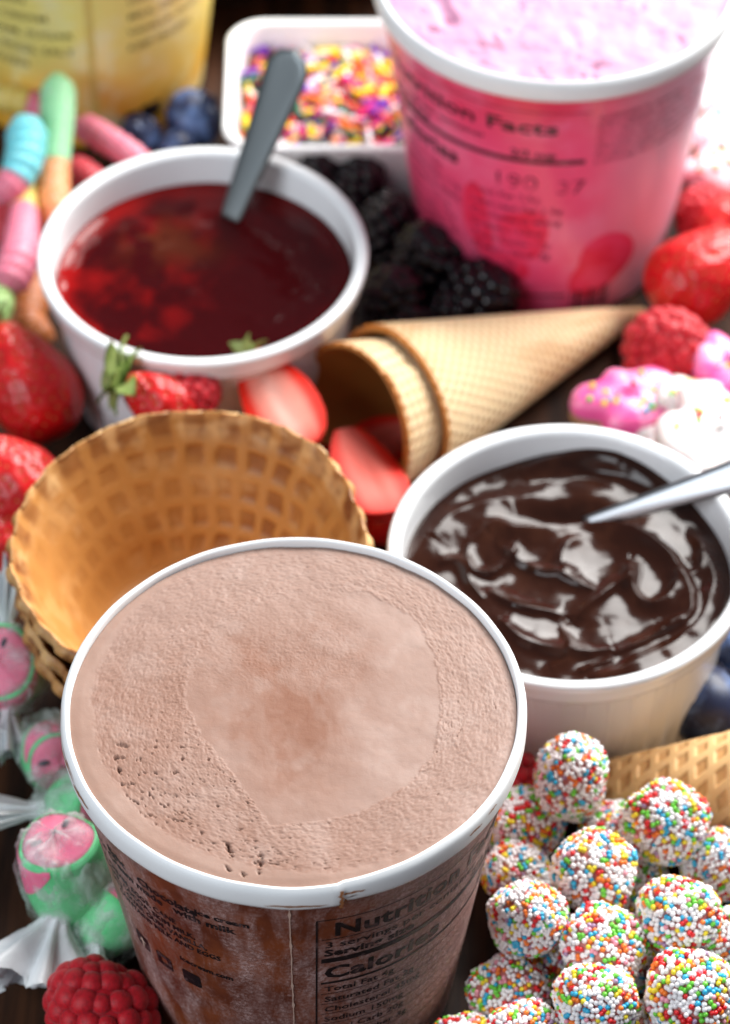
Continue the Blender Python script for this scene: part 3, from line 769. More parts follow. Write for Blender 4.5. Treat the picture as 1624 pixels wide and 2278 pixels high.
def calyx(t, zc, n, size, seed, lift=.1):
    if not _leaf: _leaf.append(leaf_mesh())
    rs = random.Random(seed)
    for k in range(n):
        a = 2*PI*k/n+rs.uniform(-.2, .2)
        q = Quaternion((0, 0, 1), a) @ Quaternion((0, 1, 0), rs.uniform(-.9, .25)*1+lift) @ Quaternion((1, 0, 0), rs.uniform(-.5, .5))
        put('leaf', _leaf[0], t, (0, 0, zc), q, size*rs.uniform(.8, 1.2))
    V, Fc = sweep([(0, 0, zc-.05), (.03, 0, zc+.2), (.1, .02, zc+.42)], [.09, .07, .06], 8)
    put('stem', make_mesh('stem', V, Fc, M['leaf']), t)
def straw_body(L, W, seed, half=False):
    nu, nv = 72, 64
    zz = L*(1-np.cos(np.linspace(0, PI, nv)))/2
    r = strawberry_profile(L, W, zz); r[0] = 0; r[-1] = 0
    a = np.linspace(0, PI, nu) if half else np.linspace(0, 2*PI, nu, endpoint=False)
    rs = random.Random(seed)
    lump = np.array([[1+.05*fbm(math.cos(x)*1.2+seed, math.sin(x)*1.2, z*.8) for z in zz] for x in a])
    R = r[None]*lump
    # seed spots on a spiral lattice
    seeds = []; ns = int(70*(W*L)/1.4)
    for i in range(ns):
        f = (i+.5)/ns; z = L*(.05+.86*f); ang = i*2.39996
        if half:
            ang = ang % (2*PI)
            if ang > PI: continue
        seeds.append((ang+rs.uniform(-.16, .16), z+rs.uniform(-.05, .05)))
    P_ = np.stack([R*np.cos(a)[:, None], R*np.sin(a)[:, None], np.broadcast_to(zz, R.shape)], -1)
    sp = []
    for ang, z in seeds:
        rr = float(strawberry_profile(L, W, z))*(1+.05*fbm(math.cos(ang)*1.2+seed, math.sin(ang)*1.2, z*.8))
        sp.append((rr*math.cos(ang), rr*math.sin(ang), z))
    sp = np.array(sp); flat = P_.reshape(-1, 3)
    dist = np.min(np.linalg.norm(flat[:, None]-sp[None], axis=2), axis=1)
    dim = np.exp(-(dist/.095)**2)
    rxy = np.linalg.norm(flat[:, :2], axis=1, keepdims=True)+1e-6
    flat = flat.copy(); flat[:, :2] -= flat[:, :2]/rxy*(dim*.085)[:, None]*np.minimum(1, rxy/.3)
    f = flat[:, 2]/L
    colr = np.array([.56, .008, .010]); sh = np.array([.66, .10, .05])
    k = sst(.86, 1.0, f)[:, None]*.6; col = colr*(1-k)+sh*k
    n2 = np.array([fbm(*(p*1.3)) for p in flat])[:, None]*.25+1; col = np.clip(col*n2, 0, 1)
    return flat, grid_faces(nu, nv, cu=not half), col, sp
def strawberry(label, loc, d, L, W, seed, leaves=8, size=.8, roll=0):
    """loc = centre of the fruit, d = direction from tip to stalk"""
    d = Vector(d).normalized()
    t = thing('strawberry', label, 'strawberry', Vector(loc)-d*L*.5, quat_to(d, roll), 'strawberries')
    V, Fc, col, sp = straw_body(L, W, seed)
    put('flesh', make_mesh('flesh', V, Fc, M['straw'], cols=col), t)
    b = ico(1); rots = []
    for p in sp: rots.append(np.array(Vector((0, 0, 1)).rotation_difference(Vector((p[0], p[1], .2)).normalized()).to_matrix()))
    pin = sp*np.array([.985, .985, 1])
    V, Fc = instances(b, pin, np.tile([.030, .045, .02], (len(sp), 1)), np.array(rots))
    o = put('seeds', make_mesh('seeds', V, Fc, M['seed']), t); o['kind'] = 'stuff'
    if leaves: calyx(t, L*.99, leaves, size, seed)
    return t
def half_strawberry(label, loc, d, face, L, W, seed, leaves=5, pale=1.0):
    """d: tip->stalk, face: outward normal of the cut face"""
    d = Vector(d).normalized(); face = Vector(face); y = -(face-d*face.dot(d)).normalized(); x = y.cross(d)
    q = Matrix((x, y, d)).transposed().to_quaternion()
    t = thing('strawberry_half', label, 'strawberry half', Vector(loc)-d*L*.5, q, 'cut strawberry halves')
    V, Fc, col, sp = straw_body(L, W, seed, half=True)
    put('skin', make_mesh('skin', V, Fc, M['straw'], cols=col), t)
    b = ico(1); rots = [np.array(Vector((0, 0, 1)).rotation_difference(Vector((p[0], p[1], .2)).normalized()).to_matrix()) for p in sp]
    V, Fc = instances(b, sp*np.array([.985, .985, 1]), np.tile([.03, .045, .02], (len(sp), 1)), np.array(rots))
    o = put('seeds', make_mesh('seeds', V, Fc, M['seed']), t); o['kind'] = 'stuff'
    nx, nz = 41, 56; zz = np.linspace(.004, L*.996, nz); V = []; col = []
    for z in zz:
        r0 = float(strawberry_profile(L, W, z))
        for k in range(nx):
            s = -1+2*k/(nx-1); ang = 0 if s > 0 else PI
            r = r0*(1+.05*fbm(math.cos(ang)*1.2+seed, math.sin(ang)*1.2, z*.8))
            xx = s*r; a_ = abs(s)
            bulge = -.05*W*(1-a_**2)*(.5+.5*math.sin(PI*z/L))+.10*math.exp(-(a_/.22)**2)*math.sin(PI*min(1, z/L))**2*.6
            V.append((xx, bulge, z))
            edge = min(1, max(0, (a_-.44)/.34))**1.2; tipf = max(0, 1-z/(.22*L))
            e = min(1, max(edge, tipf**1.2))
            core = math.exp(-((a_-.42)/.12)**2); stre = .5+.5*fbm(s*9, z*7, seed)
            c = (np.array([.88, .42, .33])*pale+np.array([.80, .12, .09])*(1-pale))*(1-e)+np.array([.78, .022, .010])*e
            c = c*(1-.45*core*stre*(1-e))+np.array([.80, .20, .15])*.45*core*stre*(1-e)
            hub = math.exp(-(a_/.25)**2)*(1-e); c = c*(1-.5*hub*pale)+np.array([.90, .74, .64])*.5*hub*pale
            col.append(np.clip(c, 0, 1))
    put('cut_face', make_mesh('cut_face', V, grid_faces(nz, nx), M['straw_cut'], cols=np.array(col)), t)
    if leaves: calyx(t, L*.97, leaves, .6, seed, -.1)
    return t
def blueberry(label, loc, r, d, seed=0):
    t = thing('blueberry', label, 'blueberry', loc, quat_to(d, seed), 'blueberries')
    V, Fc = ico(5); V = V.copy()
    rho = np.linalg.norm(V[:, :2], axis=1); top = V[:, 2] > 0
    V *= [1, 1, .88]
    V[:, 2] -= np.where(top, .16*np.exp(-(rho/.24)**2), 0)
    V[:, 2] += np.where(top, .05*np.exp(-((rho-.38)/.08)**2), 0)
    put('skin', make_mesh('skin', V*r, Fc, M['blue']), t)
    V = []; n = 30
    for i in range(n):
        a = 2*PI*i/n; k = abs(math.sin(a*2.5)); V += [(math.cos(a)*.27*r, math.sin(a)*.27*r, .80*r), (math.cos(a)*(.34+.10*k)*r, math.sin(a)*(.34+.10*k)*r, (.87+.07*k)*r), (math.cos(a)*(.30+.10*k)*r, math.sin(a)*(.30+.10*k)*r, (.85+.07*k)*r)]
    put('crown', make_mesh('crown', V, grid_faces(n, 3, cu=True, cv=True), M['blue_dark']), t)
    return t

# ---- nonpareil candies -------------------------------------------------------
_np = []
def candy_variant(seed, rx, rz, sq):
    rs = np.random.RandomState(seed)
    def shape(D):
        """surface point for unit directions: domed gumdrop with slightly flat base"""
        z = D[:, 2]; rr = np.power(np.abs(D)**2.3 @ np.ones(3), -1/2.3)
        P_ = D*rr[:, None]*[rx, rx, rz]
        P_[:, 2] = np.where(P_[:, 2] < 0, P_[:, 2]*sq, P_[:, 2])
        lump = np.array([1+.13*fbm(*(p*1.3+seed*3.7)) for p in D]); return P_*lump[:, None]
    V, Fc = ico(4)
    core = make_mesh('candy_core', shape(V)*.97, Fc, M['gum_core'])
    n = int(1.5*4*PI*rx*rx*(.35+.65*rz/rx)/(.100**2*.95)*.61)
    D = berry_points(n, 1, 1, seed, .2)
    D += rs.normal(0, .012, D.shape); D /= np.linalg.norm(D, axis=1, keepdims=True)
    P_ = shape(D); N_ = P_/np.linalg.norm(P_, axis=1, keepdims=True); P_ = P_+N_*rs.uniform(-.005, .022, (n, 1))
    keep = rs.rand(n) > .035; P_ = P_[keep]; n = len(P_)
    s = rs.uniform(.055, .066, n)
    V, Fc = instances(ico(2), P_, s[:, None])
    # colours come in small clusters, as on the real coating
    pr = np.array([.58, .08, .07, .085, .075, .085, .03, .02]); pr /= pr.sum()
    c = rs.choice(8, n, p=pr)
    for i in range(n):
        if rs.rand() < .30:
            j = np.argmin(np.linalg.norm(P_-P_[i], axis=1)+1e3*(np.arange(n) == i)); c[i] = c[j]
    beads = make_mesh('nonpareil_beads', V, Fc, M['bead'], mi=np.repeat(c, 80))
    return core, beads
def candies():
    for v in ((1, .80, 1.18, .8), (2, .86, .90, .80), (3, .84, .86, .9), (4, .90, .78, .85), (5, .80, .98, .7)): _np.append(candy_variant(*v))
    L = [  # px, py, centre height, variant, tilt direction, scale, label
        (1269, 1736, 3.1, 0, (.05, .1, 1), 1.0, 'tall upright candy coated in rainbow beads, topmost, beside the pale cone'),
        (1479, 1832, 2.9, 1, (.15, -.2, 1), 1.08, 'round bead-coated candy lying on the pale cone at the right'),
        (1321, 1937, 3.0, 2, (0, -.7, 1), 1.05, 'round bead-coated candy directly below the tall upright one'),
        (1168, 1838, 1.9, 1, (-.6, .3, 1), 1.05, 'bead-coated candy half hidden between the tub rim and the tall upright candy'),
        (1150, 1948, 1.7, 2, (-.5, .1, 1), .95, 'bead-coated candy behind the tub, its top just peeking over a larger one'),
        (1172, 2042, 2.7, 0, (.35, -.8, 1), 1.0, 'large egg-shaped bead-coated candy closest to the right side of the brown tub'),
        (1507, 2043, 3.1, 4, (.1, -.5, 1), 1.08, 'bead-coated candy in the right column, below the one on the cone'),
        (1600, 1925, 2.0, 2, (.4, 0, 1), 1.0, 'bead-coated candy cut by the right edge, under the pale cone'),
        (1345, 2106, 2.9, 3, (.2, -.4, 1), 1.04, 'wide bead-coated candy in the centre of the heap'),
        (1608, 2115, 2.4, 0, (.5, .2, 1), 1.0, 'bead-coated candy cut in half by the right edge, at mid heap'),
        (1132, 2210, 1.5, 3, (-.2, -.3, 1), 1.0, 'low bead-coated candy with many red and green beads at the foot of the tub'),
        (1323, 2232, 2.9, 4, (.1, -.6, 1), 1.07, 'mostly white bead-coated candy at the bottom centre of the heap'),
        (1537, 2215, 3.1, 1, (-.3, -.5, 1), 1.14, 'big bead-coated candy at the bottom right'),
        (1368, 1858, 1.7, 3, (.3, .2, 1), .95, 'bead-coated candy deep in the gap behind the two upper candies'),
        (1240, 2115, 1.3, 2, (0, 0, 1), .95, 'shaded bead-coated candy under the centre of the heap'),
        (1030, 2345, 1.2, 1, (0, 0, 1), .95, 'bead-coated candy showing only its top at the bottom edge beside the tub'),
        (1170, 2318, 2.2, 3, (.1, -.2, 1), 1.0, 'bead-coated candy cut by the bottom edge, second from the tub'),
        (1420, 2120, 1.2, 3, (.1, .2, 1), .95, 'bead-coated candy low between the two rows at the right'),
        (1430, 2310, 1.7, 2, (.1, .2, 1), 1.0, 'bead-coated candy cut by the bottom edge between two big ones'),
        (1600, 2260, 1.4, 0, (.6, .2, 1), .95, 'bead-coated candy under the big one in the bottom right corner'),
        (1410, 1985, 1.2, 1, (.3, .1, 1), .92, 'shaded bead-coated candy beneath the middle of the right column'),
    ]
    for i, (px, py, z, v, d, s, lab) in enumerate(L):
        t = thing('bead_coated_candy', lab, 'candy', at(px, py, z), quat_to(d, i*1.3), 'candies coated in rainbow nonpareil beads')
        rq = random.Random(i); s *= .94; t.scale = (s*rq.uniform(.94, 1.05), s*rq.uniform(.94, 1.05), s*rq.uniform(.95, 1.10))
        put('candy_core', _np[v][0], t)
        put('nonpareil_beads', _np[v][1], t)['kind'] = 'stuff'

# ---- waffle bowls and sugar cones ---------------------------------------------
def waffle_bowl(label, loc, tilt, seed):
    nu, nv = 520, 150
    prof = np.array(smooth_prof([(.01, .0), (1.0, .0), (2.0, .03), (2.35, .12), (2.6, .5), (2.9, 1.25), (3.3, 2.2), (3.7, 3.1), (4.0, 3.8), (4.2, 4.25), (4.29, 4.45)], 16))
    s = np.r_[0, np.cumsum(np.linalg.norm(np.diff(prof, axis=0), axis=1))]; u = np.linspace(0, s[-1], nv)
    r = np.interp(u, s, prof[:, 0])*.955; z = np.interp(u, s, prof[:, 1])*.80; Lw = s[-1]
    th = np.linspace(0, 2*PI, nu, endpoint=False)
    T, U = np.meshgrid(th, u, indexing='ij'); R = np.broadcast_to(r, T.shape).copy(); Z = np.broadcast_to(z, T.shape).copy()
    wall = sst(2.2, 3.2, U)
    # ribs: a grid of raised bars, cells about 0.9 cm
    ncell = 30; top = sst(Lw-1.3, Lw-.3, U)
    jt = .05*(vfbm(T*2.6, U*1.1, seed+21, 3)-.5); ju = .28*(vfbm(T*2.2, U*.9, seed+22, 3)-.5)
    jt = jt*sst(0, .4, T)*sst(2*PI, 5.9, T); ju = ju*sst(0, .4, T)*sst(2*PI, 5.9, T)
    ca = np.abs(np.sin((T+jt*2)*ncell/2)); cu = np.abs(np.sin(PI*(U+.25+ju)/.92))
    cell = sst(.34, .80, ca)*np.maximum(sst(.34, .80, cu), .85*top)*wall
    damp = (.18+.82*np.exp(-(((T-1.2)/.95)**2)))*(.45+.55*sst(.3, .7, vfbm(T*2.1+5, U*1.0, seed+3, 2)))
    pleat = (.030*np.cos(T*ncell)+.02*np.sin(T*9+seed)+.015*np.sin(T*17+2))*top
    crump = .05*(vfbm(T*4, U*1.2, seed+9, 3)-.5)*top*(1+5*np.exp(-((T-.45)/.45)**2)*sst(0, .3, T))
    R += (.065*cell*damp+pleat*.6+crump)*np.clip(R/2, 0, 1); Z += .025*top*np.sin(T*5+1+seed)+.012*top*np.sin(T*11)
    V1 = np.stack([R*np.cos(T), R*np.sin(T), Z], -1)
    # outer skin
    Ro = R+.24*np.clip(U/2, .3, 1)*np.where(U > Lw-.25, np.sqrt(np.clip((Lw-U)/.25, 0, 1)), 1)-.10*cell*.9; Zo = Z-.16*(1-wall)-.07
    V2 = np.stack([Ro*np.cos(T), Ro*np.sin(T), Zo], -1)
    f1 = grid_faces(nu, nv, cu=True); f2 = f1[:, ::-1]+nu*nv
    a = np.arange(nu); e = np.stack([a*nv+nv-1, ((a+1) % nu)*nv+nv-1, nu*nv+((a+1) % nu)*nv+nv-1, nu*nv+a*nv+nv-1], 1)
    Fc = np.concatenate([f1, f2, e])
    # toasting colour: gold bars, browner cells, dark patches near the rim
    gold = np.array([.46, .20, .048]); brown = np.array([.25, .080, .015]); pale = np.array([.70, .42, .18]); dark = np.array([.20, .06, .015])
    t1 = (cell*damp*(.7+.6*vfbm(T*3, U*1.1, seed+1))).clip(0, 1)[..., None]
    col = gold*(1-t1)+brown*t1
    n = vfbm(T*5, U*1.4, seed+2, 4); n2 = vfbm(T*ncell/2/PI*1.3, U*1.7, seed+5, 3)
    pk = (sst(.5, .75, n2)*top*.8+sst(.5, .8, n)*.25+.35*sst(Lw-.35, Lw, U))[..., None].clip(0, 1); col = col*(1-pk)+pale*pk
    dk = (sst(.55, .75, vfbm(T*ncell/PI*.9, U*1.1, seed+6, 3))*top*.75+cell*top*.55).clip(0, 1)[..., None]*(1-pk*.6); col = col*(1-dk)+dark*dk
    fl = (1-wall)[..., None]*.5; col = col*(1-fl)+np.array([.55, .25, .07])*fl
    col2 = col*.95
    cols = np.concatenate([col.reshape(-1, 3), col2.reshape(-1, 3)])
    me = make_mesh('waffle_bowl', np.concatenate([V1.reshape(-1, 3), V2.reshape(-1, 3)]), Fc, M['waffle'], cols=cols)
    o = put('waffle_bowl', me, None, loc, tilt)
    return tag(o, label, 'waffle bowl', 'stacked waffle bowls')
def sugar_cone(label, tip, mouth, R0, seed, roll=0, group=None, gs=1.0):
    """real cone: thin wall with a pressed grid, wrapped seam, cut rim"""
    tip = Vector(tip); mouth = Vector(mouth); L = (mouth-tip).length
    nu, nv = 420, 260; th = np.linspace(0, 2*PI, nu, endpoint=False); s = np.linspace(0, 1, nv)
    T, U = np.meshgrid(th, s, indexing='ij'); R = .10+(R0-.10)*U; Z = U*L
    arc = T*R0*1.0; grid = .30
    # two families of bars running along and round the cone (the pressed sheet), rotated a little
    p = (T*R)*1.0*np.cos(.12)+Z*np.sin(.12); q = -T*R*np.sin(.12)+Z*np.cos(.12)
    ca = np.abs(np.sin(PI*p/(.34*gs))); cb = np.abs(np.sin(PI*q/(.22*gs)))
    cell = sst(.45, .85, ca)*sst(.45, .85, cb)*sst(.08, .25, U)
    wrapk = .10*(T/(2*PI))                                      # spiral wrap: outside grows with angle, steps at the seam
    wob = 1+.012*np.sin(2*T+seed)+.008*np.sin(3*T)
    Ro = (R*wob+wrapk*sst(0, .2, U)-.065*cell)
    Ri = np.maximum(R*wob-.13, .01)
    V1 = np.stack([Ro*np.cos(T), Ro*np.sin(T), Z+.03*np.sin(T*3+seed)*U], -1)
    V2 = np.stack([Ri*np.cos(T), Ri*np.sin(T), np.maximum(Z, .5)+.03*np.sin(T*3+seed)*U], -1)
    f1 = grid_faces(nu, nv, cu=True)[:, ::-1]; f2 = f1[:, ::-1]+nu*nv
    a = np.arange(nu); e = np.stack([a*nv+nv-1, ((a+1) % nu)*nv+nv-1, nu*nv+((a+1) % nu)*nv+nv-1, nu*nv+a*nv+nv-1], 1)
    tipf = [list(a*nv)]
    tan = np.array([.93, .72, .45]) if gs == 1 else np.array([.70, .44, .20]); cellc = np.array([.80, .48, .20]) if gs == 1 else np.array([.50, .25, .085]); toast = np.array([.55, .27, .09]); rimc = np.array([.50, .19, .04])
    k = (cell*(.35+.65*vfbm(T*3, U*9, seed)))[..., None]*1.0; col = tan*(1-k)+cellc*k
    k = (sst(.45, .8, vfbm(T*1.5, U*4, seed+1, 4))*.45+sst(.25, .0, U)*.6)[..., None].clip(0, 1); col = col*(1-k)+toast*k
    k = (sst(.985, .997, U))[..., None]; col = col*(1-k)+rimc*k
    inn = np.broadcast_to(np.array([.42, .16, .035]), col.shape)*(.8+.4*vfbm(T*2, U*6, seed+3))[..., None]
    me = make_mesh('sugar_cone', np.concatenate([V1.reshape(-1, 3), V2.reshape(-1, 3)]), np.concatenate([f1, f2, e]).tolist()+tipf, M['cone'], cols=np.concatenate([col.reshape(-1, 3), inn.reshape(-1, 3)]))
    o = put('sugar_cone', me, None, tip, quat_to(mouth-tip, roll))
    return tag(o, label, 'ice cream cone', group)
def waffles():
    c = at(425, 1196, 5.62)
    waffle_bowl('golden fluted waffle bowl with toasted brown rim, uppermost of the two', c-Vector((0, -.10, 3.54)), (rad(2.5), rad(-1), 0), 3)
    waffle_bowl('toasted waffle bowl nested underneath, only its lower left edge showing', c-Vector((-.05, .0, 4.60)), (rad(2.0), rad(.5), 0), 8)
    waffle_bowl('darker waffle bowl at the bottom of the stack, a thin edge low at left', c-Vector((-.10, .0, 5.58)), (rad(.6), rad(.3), .5), 12)
    g = 'nested sugar cones lying on their side'
    tip = at(1432, 692, .25); mouth = at(868, 905, 2.14); ax = (mouth-tip).normalized()
    sugar_cone('outer tan sugar cone with its tip against a raspberry', tip, mouth, 2.13, 2, rad(150), g)
    sugar_cone('inner sugar cone with a dark open mouth, pushed into the other', tip+ax*1.30, mouth+ax*1.22, 2.06, 5, rad(20), g)
    sugar_cone('pale gridded sugar cone lying under the bead-coated candies at the right edge', at(1120, 1755, .75), at(1790, 1775, 2.1), 1.95, 7, rad(30), None, 1.9)

# ---- sweets ---------------------------------------------------------------------
def gummy(label, pts, radii, cols, seg_cut):
    """pts: (px,py,z) control points; cols: two material keys; seg_cut: share of length of the first colour"""
    W3 = [at(*p) for p in pts]; o0 = W3[0].copy(); ctrl = [tuple(p-o0) for p in W3]
    path = np.array(curve_pts(ctrl, 14)); n = len(path)
    rr = np.interp(np.linspace(0, 1, n), np.linspace(0, 1, len(radii)), radii)
    s = np.linspace(0, 1, n); Ln = np.r_[0, np.cumsum(np.linalg.norm(np.diff(path, axis=0), axis=1))]
    rr = rr*(1+.05*np.sin(Ln*2*PI/.32))
    endr = rr[0]
    rr = rr*np.sqrt(np.clip(Ln/endr*.9+.02, 0, 1))*np.sqrt(np.clip((Ln[-1]-Ln)/endr*.9+.02, 0, 1))
    t = thing('gummy_worm', label, 'gummy worm', o0, group='sugared gummy worms')
    k = max(2, int(n*seg_cut))
    V, Fc = sweep(path[:k+1], rr[:k+1], 20); put('body_end', make_mesh('body_end', V, Fc, M['gum'][cols[0]]), t)
    V, Fc = sweep(path[k:], rr[k:], 20); put('body_end', make_mesh('body_end', V, Fc, M['gum'][cols[1]]), t)
def worms():
    gummy('gummy worm with pale green end upright and peach lower half behind the jam ramekin', [(128, 165, 3.6), (128, 250, 3.2), (118, 360, 2.6), (122, 470, 2.0), (140, 560, 1.2)], [.50, .50, .48, .46, .44], ('green', 'orange'), .52)
    gummy('gummy worm with a pale blue bent end at the left edge', [(40, 262, 3.6), (58, 300, 3.5), (52, 360, 3.2), (25, 410, 2.9), (-20, 450, 2.6)], [.50, .56, .54, .44, .4], ('teal', 'pink'), .68)
    gummy('pink red gummy worm slanting down behind the jam ramekin', [(165, 270, 1.9), (220, 300, 1.8), (290, 345, 1.5), (350, 400, 1.0)], [.40, .42, .40, .38], ('pink', 'red'), .75)
    gummy('dark red gummy worm lying under the slanting pink one', [(150, 360, 1.2), (200, 400, 1.2), (270, 440, .9)], [.45, .45, .4], ('red', 'red'), .5)
    gummy('gummy worm turning from yellow to thick pink left of the jam ramekin', [(70, 380, 2.2), (55, 440, 2.3), (50, 510, 2.4), (40, 580, 2.3), (10, 650, 2.0)], [.30, .33, .46, .56, .48], ('yellow', 'pink'), .36)
    gummy('pale green gummy worm end cut by the left edge above the strawberry', [(-30, 620, 1.8), (2, 670, 1.9), (-20, 740, 1.6)], [.35, .38, .3], ('lime', 'lime'), .5)
    gummy('amber gummy worm in the gap under the pink end', [(90, 560, .7), (75, 650, .7), (60, 720, .6), (120, 760, .5)], [.5, .55, .5, .45], ('amber', 'amber'), .5)
    gummy('yellow and pink gummy worm lying at the foot of the yellow tub', [(-30, 215, 2.1), (30, 222, 2.1), (90, 240, 1.9), (130, 270, 1.6)], [.35, .38, .38, .3], ('yellow', 'pink'), .5)
    gummy('orange gummy worm at the far left below the blue one', [(-20, 380, 1.2), (20, 470, 1.1), (-15, 540, 1.0)], [.45, .45, .4], ('amber', 'red'), .3)
def square_dish():
    bl = at(512, 332, 2.9); tl = at(497, 75, 2.9)
    x0 = -3.98; y0 = bl.y; W = 6.8; D = tl.y-bl.y+.75; H = 2.9
    cx, cy = x0+W/2, y0+D/2
    def ring(hx, hy, rc, z, n=14):
        o = []
        for sx, sy, a0 in ((1, 1, 0), (-1, 1, 90), (-1, -1, 180), (1, -1, 270)):
            for k in range(n):
                a = rad(a0+90*k/(n-1)); o.append((sx*(hx-rc)+rc*math.cos(a), sy*(hy-rc)+rc*math.sin(a), z))
        return o
    hx, hy = W/2, D/2
    rings = [ring(.3, .3, .2, 0), ring(hx-.75, hy-.75, .9, 0), ring(hx-.55, hy-.55, 1, .15), ring(hx-.3, hy-.3, 1.1, 1.2), ring(hx-.1, hy-.1, 1.1, 2.6), ring(hx, hy, 1.1, 2.78), ring(hx, hy, 1.1, 2.86), ring(hx-.06, hy-.06, 1.1, H),
             ring(hx-.2, hy-.2, 1.0, H), ring(hx-.28, hy-.28, 1.0, 2.8), ring(hx-.5, hy-.5, 1.0, 1.2), ring(hx-.75, hy-.75, .9, .3), ring(.3, .3, .2, .25)]
    V = np.concatenate([np.array(r) for r in rings]); m_ = len(rings[0])
    Fc = grid_faces(len(rings), m_, cv=True)[:, ::-1].tolist()+[list(range(m_))[::-1], [(len(rings)-1)*m_+k for k in range(m_)]]
    o = put('square_dish', make_mesh('square_dish', V, Fc, M['porcelain']), None, (cx, cy, 0))
    tag(o, 'white square dish with rounded corners holding rainbow sprinkles', 'dish')
    rs = np.random.RandomState(5); n = 1500
    P_ = np.stack([rs.uniform(-hx+.62, hx-.62, n), rs.uniform(-hy+.62, hy-.62, n), rs.uniform(1.4, 2.2, n)], 1)
    P_[:, 2] += .25*np.exp(-((P_[:, 0]/2.5)**2+(P_[:, 1]/2.2)**2))
    # rod: short rounded cylinder
    sg = [(-.5, .0), (-.5, .55), (-.42, .95), (.42, .95), (.5, .55), (.5, 0)]
    rod = []; ns = 8
    for z, r in sg: rod += [(.095*r*math.cos(2*PI*k/ns), .095*r*math.sin(2*PI*k/ns), z*.72) for k in range(ns)]
    rf = grid_faces(len(sg), ns, cv=True)
    rots = []
    for i in range(n):
        d = Vector((rs.normal(), rs.normal(), rs.normal()*.35)).normalized(); rots.append(np.array(Vector((0, 0, 1)).rotation_difference(d).to_matrix()))
    V, Fc = instances((np.array(rod), rf), P_, np.ones((n, 1)), np.array(rots))
    mi = np.repeat(rs.choice(9, n, p=[.15, .15, .13, .10, .14, .10, .12, .05, .06]), len(rf))
    o = put('rainbow_sprinkles', make_mesh('rainbow_sprinkles', V, Fc, M['jimmy'], mi=mi), None, (cx, cy, 0))
    tag(o, 'heap of mixed rainbow sprinkle rods filling the white square dish', 'sprinkles', kind='stuff')
def cookie(name, label, px, py, z, rx, ry, th, icing, seed, tilt=(0, 0, 0), lobes=(3, 5)):
    """iced animal biscuit: lobed outline, biscuit base and thick rounded icing with beads"""
    t = thing(name, label, 'iced biscuit', at(px, py, z), tilt, 'iced animal biscuits')
    rs = random.Random(seed); ph = [rs.uniform(0, 6) for _ in range(4)]
    n = 72; out = []
    for i in range(n):
        a = 2*PI*i/n; k = 1+.13*math.sin(lobes[0]*a+ph[0])+.10*math.sin(lobes[1]*a+ph[1])+.05*math.sin(8*a+ph[2])
        out.append((math.cos(a)*k*rx, math.sin(a)*k*ry))
    out = np.array(out)
    def stack(pr):
        V = np.concatenate([np.c_[out*s, np.full(n, zz)+[.06*fbm(x*s, y*s, seed) for x, y in out]] for s, zz in pr])
        m_ = len(pr); f = grid_faces(m_, n, cv=True).tolist()+[[(m_-1)*n+k for k in range(n)], list(range(n))[::-1]]
        return V, f
    V, f = stack([(.88, -th*.6), (.94, -th*.5), (.95, 0)]); put('biscuit', make_mesh('biscuit', V, f, M['biscuit']), t)
    pr = [(.96, -.12), (1.0, 0), (1.0, th*.25), (.95, th*.42), (.85, th*.52), (.6, th*.58), (.3, th*.6), (.05, th*.6)]
    V, f = stack(pr); ic = put('icing', make_mesh('icing', V, f, icing), t)
    bead = _bead_shared()
    for i in range(16):
        a = rs.uniform(0, 2*PI); q = math.sqrt(rs.random())*.75; k = int(a/(2*PI)*n) % n
        p = (out[k][0]*q, out[k][1]*q, th*.58)
        put('icing_bead', bead[rs.choice((2, 3, 5, 3, 1, 4))], ic, p, None, .085/.06*1.0)
_bs = []
def _bead_shared():
    if not _bs:
        V, Fc = ico(2)
        for m_ in M['bead']: _bs.append(make_mesh('icing_bead', V*.06, Fc, m_))
    return _bs
